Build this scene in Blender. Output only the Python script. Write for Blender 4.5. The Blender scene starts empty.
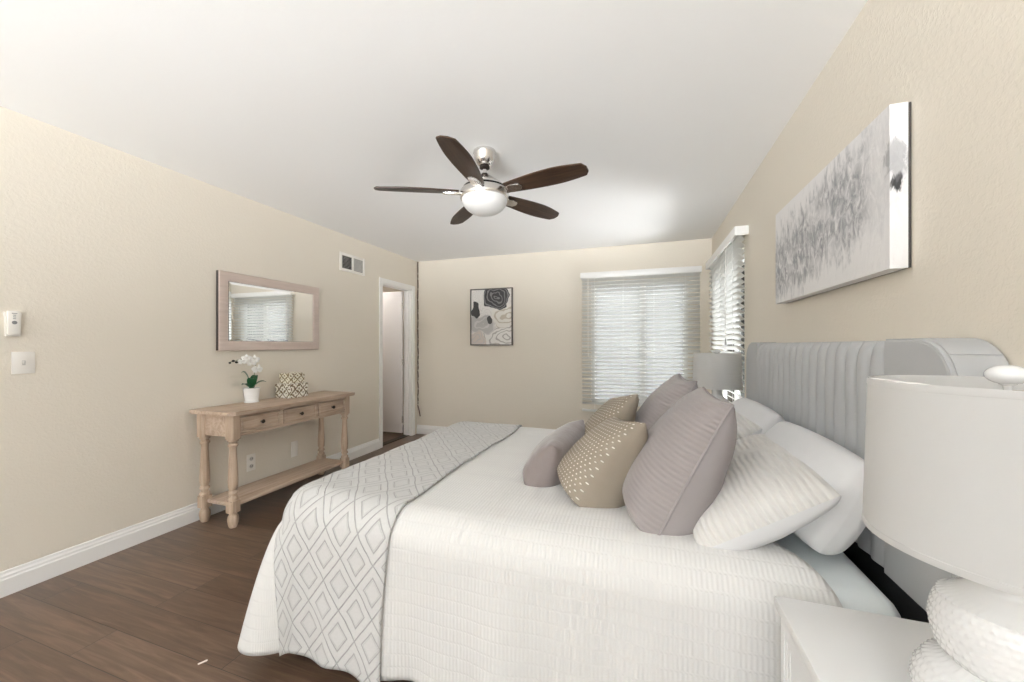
import bpy, bmesh, math, random
from mathutils import Vector, Matrix, noise
random.seed(7)
PI = math.pi
SC = bpy.context.scene
COL = SC.collection
# ---------------------------------------------------------------- camera, world, light, exposure
CAM_H = 1.25
cd = bpy.data.cameras.new('camera'); cam = bpy.data.objects.new('camera', cd); COL.objects.link(cam)
cam.location = (0, 0, CAM_H); cam.rotation_euler = (PI/2, 0, math.atan(129.5/385))
cd.sensor_width = 36; cd.lens = 385/1024*36; cd.shift_y = 4.5/1024; cd.clip_start = 0.02
SC.camera = cam
SC.view_settings.view_transform = 'Standard'; SC.view_settings.look = 'None'
SC.view_settings.gamma = 1; SC.view_settings.use_curve_mapping = False
SC.view_settings.exposure = 0.42
SC.cycles.diffuse_bounces = 8; SC.cycles.max_bounces = 12; SC.cycles.transparent_max_bounces = 12
SC.cycles.sample_clamp_indirect = 6
w = bpy.data.worlds.new('sky'); SC.world = w; w.use_nodes = True
bgn = w.node_tree.nodes['Background']; bgn.inputs[0].default_value = (0.91, 0.96, 1.0, 1); bgn.inputs[1].default_value = 3.5

def area(name, loc, target, sx, sy, power, col=(1, 1, 1), spread=PI):
    l = bpy.data.lights.new(name, 'AREA'); l.shape = 'RECTANGLE'; l.size = sx; l.size_y = sy
    l.energy = power; l.color = col; l.spread = spread
    o = bpy.data.objects.new(name, l); COL.objects.link(o); o.location = loc
    o.rotation_euler = (Vector(target) - Vector(loc)).to_track_quat('-Z', 'Y').to_euler()
    return o
# unseen fill lamps added behind the camera and low outside the two corner windows
area('added_fill_rear', (-1.15, -3.75, 1.6), (-1.15, 1.0, 2.3), 3.2, 1.4, 8, (0.95, 0.98, 1.0))  # fill lamp added just outside the made-up rear window
area('added_fill_side', (0.80, -2.3, 1.55), (-3.0, -1.0, 1.4), 1.7, 1.2, 22, (0.93, 0.97, 1.0))  # fill lamp added at the made-up side window, brightens the left wall
area('added_uplight_rear', (-1.15, -6.2, 0.02), (-1.15, -5.2, 2.44), 6.0, 3.4, 6100, (0.93, 0.97, 1.0))  # hidden upward lamp added to brighten the ceiling from the rear
area('added_uplight_back', (-0.1, 5.75, 0.05), (-0.25, 4.6, 1.3), 2.4, 1.1, 40, (0.96, 0.98, 1.0))  # hidden upward lamp added below the back window sill
area('added_uplight_right', (1.75, 3.9, 0.05), (0.6, 3.8, 1.3), 1.1, 2.4, 190, (0.96, 0.98, 1.0))  # hidden upward lamp added below the right window sill
area('hall_light', (-3.75, 4.1, 2.38), (-3.75, 4.1, 0), 0.3, 0.3, 8, (1.0, 0.95, 0.9))

def portal(loc, target, sx, sy):
    o = area('sky_portal', loc, target, sx, sy, 1.0); o.data.cycles.is_portal = True
portal((-0.04, 4.90, 1.275), (-0.04, 0, 1.275), 1.08, 1.45)
portal((0.88, 3.89, 1.275), (-3, 3.89, 1.275), 1.12, 1.45)
portal((-1.15, -3.74, 1.6), (-1.15, 0, 1.6), 3.3, 1.4)
portal((0.88, -2.3, 1.55), (-3, -2.3, 1.55), 1.8, 1.3)

# ---------------------------------------------------------------- materials
def NT(name):
    m = bpy.data.materials.new(name); m.use_nodes = True
    nt = m.node_tree; b = nt.nodes['Principled BSDF']
    return m, nt, b
class G:
    """small node-graph helper"""
    def __init__(s, nt): s.nt = nt
    def n(s, t, **kw):
        x = s.nt.nodes.new(t)
        for k, v in kw.items(): setattr(x, k, v)
        return x
    def l(s, a, b): s.nt.links.new(a, b)
    def put(s, sock, v):
        if hasattr(v, 'is_output'): s.l(v, sock)
        else: sock.default_value = v
    def m(s, op, a, b=0.0, c=None, clamp=False):
        x = s.n('ShaderNodeMath', operation=op, use_clamp=clamp)
        s.put(x.inputs[0], a); s.put(x.inputs[1], b)
        if c is not None: s.put(x.inputs[2], c)
        return x.outputs[0]
    def mix(s, f, a, b):
        x = s.n('ShaderNodeMix', data_type='RGBA')
        s.put(x.inputs[0], f); s.put(x.inputs[6], a); s.put(x.inputs[7], b)
        return x.outputs[2]
    def coord(s, kind='Object'):
        return s.n('ShaderNodeTexCoord').outputs[kind]
    def scale(s, v, sc, loc=(0, 0, 0), rot=(0, 0, 0)):
        x = s.n('ShaderNodeMapping'); s.l(v, x.inputs[0]); x.inputs[3].default_value = sc
        x.inputs[1].default_value = loc; x.inputs[2].default_value = rot
        return x.outputs[0]
    def noise(s, v, sc, det=2.0, rough=0.5, dist=0.0):
        x = s.n('ShaderNodeTexNoise'); s.l(v, x.inputs['Vector']); x.inputs['Scale'].default_value = sc
        x.inputs['Detail'].default_value = det; x.inputs['Roughness'].default_value = rough
        x.inputs['Distortion'].default_value = dist
        return x.outputs[0]
    def ramp(s, f, stops, interp='LINEAR'):
        x = s.n('ShaderNodeValToRGB'); s.l(f, x.inputs[0]); r = x.color_ramp; r.interpolation = interp
        while len(r.elements) < len(stops): r.elements.new(0.5)
        for e, (p, c) in zip(r.elements, stops):
            e.position = p; e.color = (*c, 1) if len(c) == 3 else c
        return x.outputs[0]
    def bump(s, h, strength, dist, b):
        x = s.n('ShaderNodeBump'); s.l(h, x.inputs['Height']); x.inputs['Strength'].default_value = strength
        x.inputs['Distance'].default_value = dist
        s.l(x.outputs[0], b.inputs['Normal'])
    def sep(s, v):
        x = s.n('ShaderNodeSeparateXYZ'); s.l(v, x.inputs[0]); return x.outputs
    def sm(s, v, lo, hi):
        x = s.n('ShaderNodeMapRange', interpolation_type='SMOOTHSTEP'); s.put(x.inputs[0], v)
        s.put(x.inputs[1], lo); s.put(x.inputs[2], hi); return x.outputs[0]
def C4(c): return (*c, 1)
def simple(name, col, rough=0.5, metal=0.0, bump=None, var=0.0, vs=6.0, spec=None, sheen=0.0, coat=0.0):
    m, nt, b = NT(name); g = G(nt)
    b.inputs['Base Color'].default_value = C4(col); b.inputs['Roughness'].default_value = rough
    b.inputs['Metallic'].default_value = metal
    if spec is not None: b.inputs['Specular IOR Level'].default_value = spec
    if sheen: b.inputs['Sheen Weight'].default_value = sheen; b.inputs['Sheen Roughness'].default_value = 0.4
    if coat: b.inputs['Coat Weight'].default_value = coat
    if var:
        n = g.noise(g.coord(), vs, 4)
        c = g.mix(n, C4([max(0, x*(1-var)) for x in col]), C4([min(1, x*(1+var)) for x in col]))
        g.l(c, b.inputs['Base Color'])
    if bump: g.bump(g.noise(g.coord(), bump[0], 3), bump[1], bump[2], b)
    return m
def wall_mat(name, col):
    m, nt, b = NT(name); g = G(nt)
    b.inputs['Base Color'].default_value = C4(col); b.inputs['Roughness'].default_value = 0.6
    b.inputs['Specular IOR Level'].default_value = 0.3
    o = g.coord(); a = g.noise(o, 75, 3, 0.55); a = g.sm(a, 0.42, 0.62)
    g.bump(a, 0.16, 0.003, b)
    return m
def wood(name, c1, c2, axis='Y', rough=0.5, sc=1.0, coat=0.0):
    m, nt, b = NT(name); g = G(nt); b.inputs['Roughness'].default_value = rough
    s = {'X': (1.2, 22, 22), 'Y': (22, 1.2, 22), 'Z': (22, 22, 1.2)}[axis]
    v = g.scale(g.coord(), [q*sc for q in s]); n = g.noise(v, 1.6, 6, 0.65, 0.6)
    n2 = g.noise(g.coord(), 5, 2)
    f = g.m('ADD', g.m('MULTIPLY', n, 0.75), g.m('MULTIPLY', n2, 0.25))
    g.l(g.ramp(f, [(0.32, c1), (0.66, c2)]), b.inputs['Base Color'])
    g.bump(n, 0.25, 0.002, b)
    if coat: b.inputs['Coat Weight'].default_value = coat; b.inputs['Coat Roughness'].default_value = 0.15
    return m

M = {}
M['wall'] = wall_mat('beige_wall_paint', (0.72, 0.665, 0.575))
M['ceil'] = simple('ceiling_white', (0.87, 0.865, 0.855), 0.8, bump=(60, 0.15, 0.003))
M['trim'] = simple('white_trim', (0.82, 0.81, 0.79), 0.35)
M['white'] = simple('white_lacquer', (0.77, 0.77, 0.765), 0.3)
M['doorw'] = simple('white_door', (0.78, 0.76, 0.76), 0.4)
M['plastic'] = simple('white_plastic', (0.80, 0.77, 0.72), 0.35)
M['btn'] = simple('grey_button', (0.25, 0.25, 0.25), 0.5)
M['dark'] = simple('dark_void', (0.02, 0.02, 0.02), 0.8)
M['nickel'] = simple('brushed_nickel', (0.72, 0.70, 0.68), 0.22, 1.0)
M['bowl'] = simple('frosted_bowl', (0.80, 0.80, 0.79), 0.35)
M['bronze'] = simple('dark_bronze', (0.05, 0.04, 0.035), 0.35, 0.8)
M['blade'] = wood('walnut_blade', (0.022, 0.012, 0.008), (0.085, 0.047, 0.028), 'X', 0.38, 1.0)
M['blade'].node_tree.nodes['Principled BSDF'].inputs['Specular IOR Level'].default_value = 0.25
M['console'] = wood('washed_oak', (0.33, 0.235, 0.165), (0.56, 0.44, 0.345), 'Y', 0.55)
M['consolev'] = wood('washed_oak_legs', (0.31, 0.215, 0.145), (0.54, 0.42, 0.32), 'Z', 0.55)
M['mframe'] = wood('blush_wood_frame', (0.50, 0.40, 0.35), (0.62, 0.52, 0.46), 'Y', 0.5)
M['mback'] = simple('mirror_backing', (0.05, 0.04, 0.035), 0.6)
M['mirror'] = simple('mirror_silver', (0.93, 0.93, 0.92), 0.01, 1.0)
M['pot'] = simple('white_ceramic', (0.84, 0.84, 0.83), 0.3)
M['leaf'] = simple('orchid_leaf', (0.025, 0.11, 0.045), 0.35, var=0.4, vs=30)
M['stem'] = simple('green_stem', (0.10, 0.16, 0.06), 0.5)
M['petal'] = simple('white_petal', (0.86, 0.85, 0.82), 0.5)
M['bud'] = simple('dark_bud', (0.03, 0.025, 0.02), 0.5)
M['soil'] = simple('moss', (0.05, 0.07, 0.03), 0.9)
M['hbd'] = simple('grey_velvet', (0.43, 0.435, 0.44), 0.75, var=0.05, vs=9, sheen=0.1, bump=(300, 0.1, 0.001))
M['mattress'] = simple('pale_blue_sheet', (0.76, 0.81, 0.82), 0.7, bump=(7, 0.3, 0.02))
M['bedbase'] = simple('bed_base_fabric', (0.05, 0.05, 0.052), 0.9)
M['cotton'] = simple('white_cotton', (0.72, 0.72, 0.725), 0.75, bump=(5, 0.5, 0.025))
M['mauve'] = simple('mauve_velvet', (0.21, 0.175, 0.168), 0.7, sheen=0.5, bump=(14, 0.35, 0.01), var=0.1, vs=7)
M['taupe'] = simple('taupe_cloth', (0.255, 0.215, 0.168), 0.75, bump=(16, 0.35, 0.01))
M['greyback'] = simple('grey_sateen', (0.285, 0.258, 0.258), 0.6, bump=(9, 0.4, 0.012))
M['glaze'] = simple('white_glass_glaze', (0.74, 0.74, 0.735), 0.14, coat=0.4)
M['cord'] = simple('brown_cord', (0.16, 0.11, 0.08), 0.6)
M['black'] = simple('black_frame', (0.09, 0.08, 0.07), 0.45)
M['aluminium'] = simple('white_vinyl', (0.80, 0.80, 0.79), 0.4)
M['grille'] = simple('grille_grey', (0.55, 0.53, 0.50), 0.5)
M['canvas_edge'] = simple('canvas_edge_white', (0.74, 0.72, 0.71), 0.7)

def shade_mat():
    m, nt, b = NT('linen_shade'); g = G(nt)
    b.inputs['Base Color'].default_value = (0.72, 0.72, 0.72, 1); b.inputs['Roughness'].default_value = 0.85
    tr = g.n('ShaderNodeBsdfTranslucent'); tr.inputs[0].default_value = (0.87, 0.865, 0.85, 1)
    mx = g.n('ShaderNodeMixShader'); mx.inputs[0].default_value = 0.5
    out = nt.nodes['Material Output']; g.l(b.outputs[0], mx.inputs[1]); g.l(tr.outputs[0], mx.inputs[2]); g.l(mx.outputs[0], out.inputs[0])
    v = g.scale(g.coord(), (1, 1, 1)); g.bump(g.noise(v, 400, 2), 0.12, 0.001, b)
    return m
M['shade'] = shade_mat()
def slat_mat():
    m, nt, b = NT('blind_slat_white'); g = G(nt)
    b.inputs['Base Color'].default_value = (0.82, 0.82, 0.80, 1); b.inputs['Roughness'].default_value = 0.4
    tr = g.n('ShaderNodeBsdfTranslucent'); tr.inputs[0].default_value = (0.9, 0.9, 0.88, 1)
    mx = g.n('ShaderNodeMixShader'); mx.inputs[0].default_value = 0.6
    out = nt.nodes['Material Output']; g.l(b.outputs[0], mx.inputs[1]); g.l(tr.outputs[0], mx.inputs[2]); g.l(mx.outputs[0], out.inputs[0])
    return m
M['slat'] = slat_mat()
def glass_mat():
    m, nt, b = NT('window_glass'); g = G(nt)
    t = g.n('ShaderNodeBsdfTransparent'); gl = g.n('ShaderNodeBsdfGlossy'); gl.inputs['Roughness'].default_value = 0.02
    fr = g.n('ShaderNodeFresnel'); fr.inputs[0].default_value = 1.25
    mx = g.n('ShaderNodeMixShader'); g.l(fr.outputs[0], mx.inputs[0]); g.l(t.outputs[0], mx.inputs[1]); g.l(gl.outputs[0], mx.inputs[2])
    g.l(mx.outputs[0], nt.nodes['Material Output'].inputs[0]); nt.nodes.remove(b)
    return m
M['glass'] = glass_mat()
def floor_mat():
    m, nt, b = NT('dark_plank_floor'); g = G(nt)
    p = g.sep(g.coord()); PW = 0.15; PL = 1.25
    row = g.m('FLOOR', g.m('DIVIDE', p[1], PW))
    wn = g.n('ShaderNodeTexWhiteNoise', noise_dimensions='1D'); g.l(row, wn.inputs['W'])
    xs = g.m('ADD', g.m('DIVIDE', p[0], PL), g.m('MULTIPLY', wn.outputs[0], 7.3))
    colid = g.m('FLOOR', xs)
    wn2 = g.n('ShaderNodeTexWhiteNoise', noise_dimensions='2D')
    cv = g.n('ShaderNodeCombineXYZ'); g.l(row, cv.inputs[0]); g.l(colid, cv.inputs[1]); g.l(cv.outputs[0], wn2.inputs['Vector'])
    fy = g.m('ABSOLUTE', g.m('SUBTRACT', g.m('FRACT', g.m('DIVIDE', p[1], PW)), 0.5))
    fx = g.m('ABSOLUTE', g.m('SUBTRACT', g.m('FRACT', xs), 0.5))
    seam = g.m('MAXIMUM', g.sm(fy, 0.487, 0.497), g.sm(fx, 0.4982, 0.4994))
    cb = g.n('ShaderNodeCombineXYZ'); g.l(g.m('MULTIPLY', p[0], 1.5), cb.inputs[0]); g.l(g.m('MULTIPLY', p[1], 26), cb.inputs[1]); g.l(g.m('MULTIPLY', wn2.outputs[0], 40), cb.inputs[2])
    gr = g.noise(cb.outputs[0], 1.4, 6, 0.62, 1.2)
    f = g.m('ADD', g.m('MULTIPLY', gr, 0.85), g.m('MULTIPLY', wn2.outputs[0], 0.13))
    c = g.ramp(f, [(0.2, (0.040, 0.022, 0.013)), (0.5, (0.115, 0.070, 0.045)), (0.72, (0.19, 0.125, 0.086))])
    c = g.mix(seam, c, (0.015, 0.008, 0.005, 1)); g.l(c, b.inputs['Base Color'])
    g.l(g.m('ADD', g.m('MULTIPLY', gr, 0.14), 0.27), b.inputs['Roughness'])
    h = g.m('SUBTRACT', g.m('MULTIPLY', gr, 0.3), g.m('MULTIPLY', seam, 0.6)); g.bump(h, 0.25, 0.003, b)
    b.inputs['Specular IOR Level'].default_value = 0.7
    return m
M['floor'] = floor_mat()
def rib_mat(name, col, period, band=0.055, strength=0.7, dist=0.004, axis=0, warp=0.004):
    """matelasse ribs in cloth (UV) space, metres"""
    m, nt, b = NT(name); g = G(nt)
    b.inputs['Roughness'].default_value = 0.8; b.inputs['Sheen Weight'].default_value = 0.15
    uv = g.coord('UV'); p = g.sep(uv)
    nz = g.noise(uv, 9, 2)
    a = g.m('ADD', p[axis], g.m('MULTIPLY', nz, warp)); o = p[1-axis]
    wv = g.m('SINE', g.m('MULTIPLY', a, 2*PI/period))
    bd = g.m('ABSOLUTE', g.m('SINE', g.m('MULTIPLY', g.m('ADD', o, g.m('MULTIPLY', nz, 0.01)), PI/band)))
    bd = g.sm(bd, 0.05, 0.35)
    h = g.m('MULTIPLY', g.m('ADD', g.m('MULTIPLY', wv, 0.5), 0.5), bd)
    big = g.noise(uv, 4.5, 3); fine = g.noise(uv, 260, 2)
    hh = g.m('ADD', g.m('ADD', g.m('MULTIPLY', h, 0.55), g.m('MULTIPLY', big, 3.0)), g.m('MULTIPLY', fine, 0.1))
    g.bump(hh, strength, dist, b)
    dk = [q*0.96 for q in col]
    g.l(g.mix(h, C4(dk), C4(col)), b.inputs['Base Color'])
    return m
M['comf'] = rib_mat('cream_matelasse', (0.665, 0.658, 0.642), 0.0125, 0.045, 0.55, 0.003)
M['sham'] = rib_mat('cream_ribbed_sham', (0.72, 0.706, 0.68), 0.020, 0.5, 0.9, 0.008, 1, 0.02)
M['grey'] = rib_mat('grey_pintuck', (0.29, 0.26, 0.256), 0.017, 0.6, 0.6, 0.004, 1, 0.014)
def throw_mat():
    m, nt, b = NT('diamond_throw'); g = G(nt); b.inputs['Roughness'].default_value = 0.85
    uv = g.coord('UV'); nz = g.noise(uv, 7, 2); p = g.sep(uv)
    a = g.m('ADD', p[0], g.m('MULTIPLY', nz, 0.02)); o = g.m('ADD', p[1], g.m('MULTIPLY', nz, 0.015))
    fx = g.m('MULTIPLY', g.m('ABSOLUTE', g.m('SUBTRACT', g.m('FRACT', g.m('DIVIDE', a, 0.145)), 0.5)), 2)
    fy = g.m('MULTIPLY', g.m('ABSOLUTE', g.m('SUBTRACT', g.m('FRACT', g.m('DIVIDE', o, 0.185)), 0.5)), 2)
    t = g.m('ABSOLUTE', g.m('SUBTRACT', g.m('ADD', fx, fy), 1.0))          # 0 on the lattice, 1 at diamond centres
    def line(c, wd): return g.m('SUBTRACT', 1.0, g.sm(g.m('ABSOLUTE', g.m('SUBTRACT', t, c)), wd*0.4, wd))
    L = g.m('MAXIMUM', line(0.0, 0.055), g.m('MAXIMUM', g.m('MULTIPLY', line(0.46, 0.055), 0.85), g.m('MULTIPLY', line(0.56, 0.035), 0.35)))
    L = g.m('MULTIPLY', L, g.m('ADD', 0.35, g.m('MULTIPLY', g.noise(uv, 45, 3), 0.8)))
    base = g.mix(g.noise(uv, 130, 2), (0.50, 0.496, 0.488, 1), (0.57, 0.566, 0.555, 1))
    g.l(g.mix(L, base, (0.30, 0.297, 0.293, 1)), b.inputs['Base Color'])
    h = g.m('SUBTRACT', g.m('MULTIPLY', g.noise(uv, 5, 3), 2.2), g.m('MULTIPLY', L, 0.9)); g.bump(h, 0.6, 0.006, b)
    return m
M['throw'] = throw_mat()
def dots_mat():
    m, nt, b = NT('taupe_dotted'); g = G(nt); b.inputs['Roughness'].default_value = 0.75
    uv = g.coord('UV'); p = g.sep(uv); S = 0.0185
    row = g.m('DIVIDE', p[1], S*0.8); sh = g.m('MULTIPLY', g.m('MODULO', g.m('ABSOLUTE', g.m('FLOOR', row)), 2.0), 0.5)
    fx = g.m('SUBTRACT', g.m('FRACT', g.m('ADD', g.m('DIVIDE', p[0], S), sh)), 0.5); fy = g.m('SUBTRACT', g.m('FRACT', row), 0.5)
    r = g.m('SQRT', g.m('ADD', g.m('MULTIPLY', fx, fx), g.m('MULTIPLY', fy, fy)))
    d = g.m('SUBTRACT', 1.0, g.sm(r, 0.12, 0.22)); d = g.m('MULTIPLY', d, g.m('LESS_THAN', g.m('ABSOLUTE', p[0]), 0.188))
    n = g.noise(uv, 20, 3)
    base = g.mix(n, (0.235, 0.195, 0.15, 1), (0.28, 0.235, 0.185, 1))
    g.l(g.mix(d, base, (0.72, 0.68, 0.60, 1)), b.inputs['Base Color'])
    g.bump(g.m('ADD', d, g.m('MULTIPLY', n, 1.5)), 0.6, 0.004, b)
    return m
M['dots'] = dots_mat()
def box_mat(name, light, dark, sc):
    m, nt, b = NT(name); g = G(nt); b.inputs['Roughness'].default_value = 0.4
    uv = g.coord('UV'); p = g.sep(g.scale(uv, (sc, sc, sc)))
    n = g.noise(uv, 55, 3)
    a = g.m('ABSOLUTE', g.m('SUBTRACT', g.m('FRACT', p[0]), 0.5)); c = g.m('ABSOLUTE', g.m('SUBTRACT', g.m('FRACT', p[1]), 0.5))
    t = g.m('FRACT', g.m('ADD', g.m('MULTIPLY', g.m('ADD', a, c), 2.0), g.m('MULTIPLY', n, 1.6)))
    f = g.sm(t, 0.45, 0.6); g.l(g.mix(f, C4(light), C4(dark)), b.inputs['Base Color'])
    return m
M['box_big'] = box_mat('shell_inlay_box', (0.80, 0.77, 0.69), (0.17, 0.12, 0.06), 13)
M['box_small'] = box_mat('shell_inlay_box_small', (0.80, 0.76, 0.64), (0.24, 0.18, 0.09), 15)
def canvas_mat():
    m, nt, b = NT('abstract_grey_painting'); g = G(nt); b.inputs['Roughness'].default_value = 0.6
    uv = g.coord('UV'); p = g.sep(uv)      # u 0..1 from the window end to the near end, v 0..1 up
    st = g.noise(g.scale(uv, (22, 3.0, 1)), 1.3, 5, 0.62, 0.8)
    big = g.noise(g.scale(uv, (3.2, 2.0, 1), (1.3, 0.4, 0)), 1.4, 3)
    # the grey drift: a band sagging from the window end, taller to the near end
    cy = g.m('ADD', 0.46, g.m('MULTIPLY', g.m('SUBTRACT', p[0], 0.3), 0.28))
    dv = g.m('ABSOLUTE', g.m('SUBTRACT', p[1], cy))
    band = g.m('SUBTRACT', 1.0, g.sm(g.m('ADD', dv, g.m('MULTIPLY', g.m('SUBTRACT', st, 0.5), 0.75)), 0.20, 0.46))
    band = g.m('MULTIPLY', band, g.m('SUBTRACT', 1.0, g.m('MULTIPLY', g.sm(p[0], 0.82, 0.93), 0.75)))
    tone = g.noise(g.scale(uv, (20, 5.5, 1)), 1.6, 6, 0.66, 1.0)
    f = g.m('MULTIPLY', band, g.sm(tone, 0.26, 0.66)); f = g.m('MULTIPLY', f, g.sm(big, 0.2, 0.5))
    c = g.mix(f, (0.76, 0.745, 0.74, 1), (0.27, 0.275, 0.29, 1))
    # a dark scrape close to the near end
    dx = g.m('DIVIDE', g.m('SUBTRACT', p[0], 1.015), 0.022); dy = g.m('DIVIDE', g.m('SUBTRACT', p[1], 0.52), 0.075)
    e = g.m('ADD', g.m('SQRT', g.m('ADD', g.m('MULTIPLY', dx, dx), g.m('MULTIPLY', dy, dy))), g.m('MULTIPLY', g.m('SUBTRACT', st, 0.5), 3.2))
    bl = g.m('SUBTRACT', 1.0, g.sm(e, 0.45, 0.9)); c = g.mix(bl, c, (0.03, 0.03, 0.032, 1))
    dx2 = g.m('DIVIDE', g.m('SUBTRACT', p[0], 1.02), 0.05); dy2 = g.m('DIVIDE', g.m('SUBTRACT', p[1], 0.66), 0.13)
    e2 = g.m('ADD', g.m('SQRT', g.m('ADD', g.m('MULTIPLY', dx2, dx2), g.m('MULTIPLY', dy2, dy2))), g.m('MULTIPLY', g.m('SUBTRACT', tone, 0.5), 3.0))
    c = g.mix(g.m('MULTIPLY', g.m('SUBTRACT', 1.0, g.sm(e2, 0.5, 1.1)), 0.55), c, (0.13, 0.13, 0.14, 1))
    g.l(c, b.inputs['Base Color']); g.bump(g.m('ADD', st, tone), 0.4, 0.004, b)
    return m
M['canvas'] = canvas_mat()
def print_mat():
    m, nt, b = NT('marbled_print'); g = G(nt); b.inputs['Roughness'].default_value = 0.35
    uv = g.coord('UV'); n1 = g.noise(uv, 3.2, 2); n2 = g.noise(g.scale(uv, (1, 1, 1), (4.1, 2.7, 0)), 3.2, 2)
    p = g.sep(uv); X = g.m('ADD', p[0], g.m('MULTIPLY', g.m('SUBTRACT', n1, 0.5), 0.35)); Yv = g.m('ADD', p[1], g.m('MULTIPLY', g.m('SUBTRACT', n2, 0.5), 0.35))
    def ell(cx, cy, rx, ry):
        a = g.m('DIVIDE', g.m('SUBTRACT', X, cx), rx); q = g.m('DIVIDE', g.m('SUBTRACT', Yv, cy), ry)
        return g.m('SQRT', g.m('ADD', g.m('MULTIPLY', a, a), g.m('MULTIPLY', q, q)))
    def inside(e, edge=1.0): return g.m('LESS_THAN', e, edge)
    def rings(e, k, c1, c2): return g.mix(g.sm(g.m('SINE', g.m('MULTIPLY', g.m('ADD', e, g.m('MULTIPLY', n2, 0.35)), k*1.5)), 0.35, 0.8), C4(c1), C4(c2))
    c = rings(n1, 60, (0.70, 0.68, 0.65), (0.62, 0.60, 0.57))
    e = ell(0.85, 0.14, 0.52, 0.24); c = g.mix(inside(e), c, rings(e, 15, (0.74, 0.72, 0.69), (0.42, 0.40, 0.37)))
    e = ell(0.88, 0.53, 0.36, 0.20); c = g.mix(inside(e), c, rings(e, 11, (0.72, 0.70, 0.65), (0.50, 0.45, 0.37)))
    e = ell(0.27, 0.37, 0.30, 0.17); c = g.mix(inside(e), c, rings(e, 8, (0.45, 0.44, 0.43), (0.58, 0.56, 0.55)))
    e = ell(0.10, 0.10, 0.28, 0.12); c = g.mix(inside(e), c, rings(e, 10, (0.60, 0.53, 0.48), (0.52, 0.50, 0.49)))
    e = ell(0.12, 0.64, 0.085, 0.15); c = g.mix(inside(e), c, (0.03, 0.03, 0.03, 1))
    e = ell(0.44, 0.43, 0.10, 0.055); c = g.mix(inside(e), c, (0.04, 0.04, 0.04, 1))
    e = ell(0.62, 0.84, 0.30, 0.20); c = g.mix(inside(e), c, rings(e, 17, (0.02, 0.02, 0.022), (0.19, 0.185, 0.19)))
    g.l(c, b.inputs['Base Color'])
    return m
M['print'] = print_mat()

# ---------------------------------------------------------------- mesh helpers
def box(bm, lo, hi, bev=0.0, seg=2):
    r = bmesh.ops.create_cube(bm, size=1.0)
    vs = r['verts']
    for v in vs:
        v.co = Vector([lo[i] + (v.co[i]+0.5)*(hi[i]-lo[i]) for i in range(3)])
    if bev > 0:
        es = list({e for v in vs for e in v.link_edges})
        bmesh.ops.bevel(bm, geom=es, offset=bev, segments=seg, affect='EDGES', profile=0.5, clamp_overlap=True)
def lathe(bm, prof, c=(0, 0, 0), seg=32, mod=None, axis='Z'):
    rows = []
    for (r, z) in prof:
        row = []
        for k in range(seg):
            a = 2*PI*k/seg; rr = r if mod is None else mod(r, z, a)
            p = (rr*math.cos(a), rr*math.sin(a), z)
            if axis == 'X': p = (p[2], p[0], p[1])
            if axis == 'Y': p = (p[0], p[2], p[1])
            row.append(bm.verts.new((c[0]+p[0], c[1]+p[1], c[2]+p[2])))
        rows.append(row)
    for i in range(len(rows)-1):
        for k in range(seg):
            q = (rows[i][k], rows[i][(k+1) % seg], rows[i+1][(k+1) % seg], rows[i+1][k])
            bm.faces.new(q)
    for row, rv in ((rows[0], True), (rows[-1], False)):
        try: bm.faces.new(row[::-1] if rv else row)
        except ValueError: pass
def tube(bm, pts, r, seg=8, closed=False):
    pts = [Vector(p) for p in pts]; n = len(pts); rows = []
    up = Vector((0, 0, 1))
    for i, p in enumerate(pts):
        a = pts[(i-1) % n] if closed or i > 0 else p; b = pts[(i+1) % n] if closed or i < n-1 else p
        t = (b-a).normalized()
        s = t.cross(up)
        if s.length < 1e-3: s = t.cross(Vector((1, 0, 0)))
        s.normalize(); q = s.cross(t)
        rr = r[i] if isinstance(r, (list, tuple)) else r
        rows.append([bm.verts.new(p + s*rr*math.cos(2*PI*k/seg) + q*rr*math.sin(2*PI*k/seg)) for k in range(seg)])
    for i in range(n if closed else n-1):
        A, B = rows[i], rows[(i+1) % n]
        for k in range(seg):
            bm.faces.new((A[k], A[(k+1) % seg], B[(k+1) % seg], B[k]))
    if not closed:
        bm.faces.new(rows[0][::-1]); bm.faces.new(rows[-1])
def prism(bm, outline, z0, z1, plane='XY'):
    """extrude a 2-D outline"""
    def P(a, b, z): return {'XY': (a, b, z), 'XZ': (a, z, b), 'YZ': (z, a, b)}[plane]
    A = [bm.verts.new(P(a, b, z0)) for a, b in outline]; B = [bm.verts.new(P(a, b, z1)) for a, b in outline]
    n = len(outline)
    bm.faces.new(A); bm.faces.new(B[::-1])
    for i in range(n): bm.faces.new((A[i], B[i], B[(i+1) % n], A[(i+1) % n]))
def obj(name, bm, mat, parent=None, loc=(0, 0, 0), smooth=False, rot=None):
    bmesh.ops.recalc_face_normals(bm, faces=bm.faces)
    me = bpy.data.meshes.new(name); bm.to_mesh(me); bm.free()
    o = bpy.data.objects.new(name, me); COL.objects.link(o)
    me.materials.append(mat)
    if smooth:
        for p in me.polygons: p.use_smooth = True
        if smooth != 'all':
            me.set_sharp_from_angle(angle=math.radians(40))
    o.location = loc
    if rot: o.rotation_euler = rot
    if parent: o.parent = parent
    return o
def B(): return bmesh.new()
def part(name, mat, parent, fn, smooth=False, loc=(0, 0, 0), rot=None):
    bm = B(); fn(bm); return obj(name, bm, mat, parent, loc, smooth, rot)
def pbox(name, mat, parent, lo, hi, bev=0.0, loc=(0, 0, 0), rot=None):
    return part(name, mat, parent, lambda bm: box(bm, lo, hi, bev), bev > 0, loc, rot)
def tag(o, label, cat, group=None):
    o['label'] = label; o['category'] = cat
    if group: o['group'] = group
    return o
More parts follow.
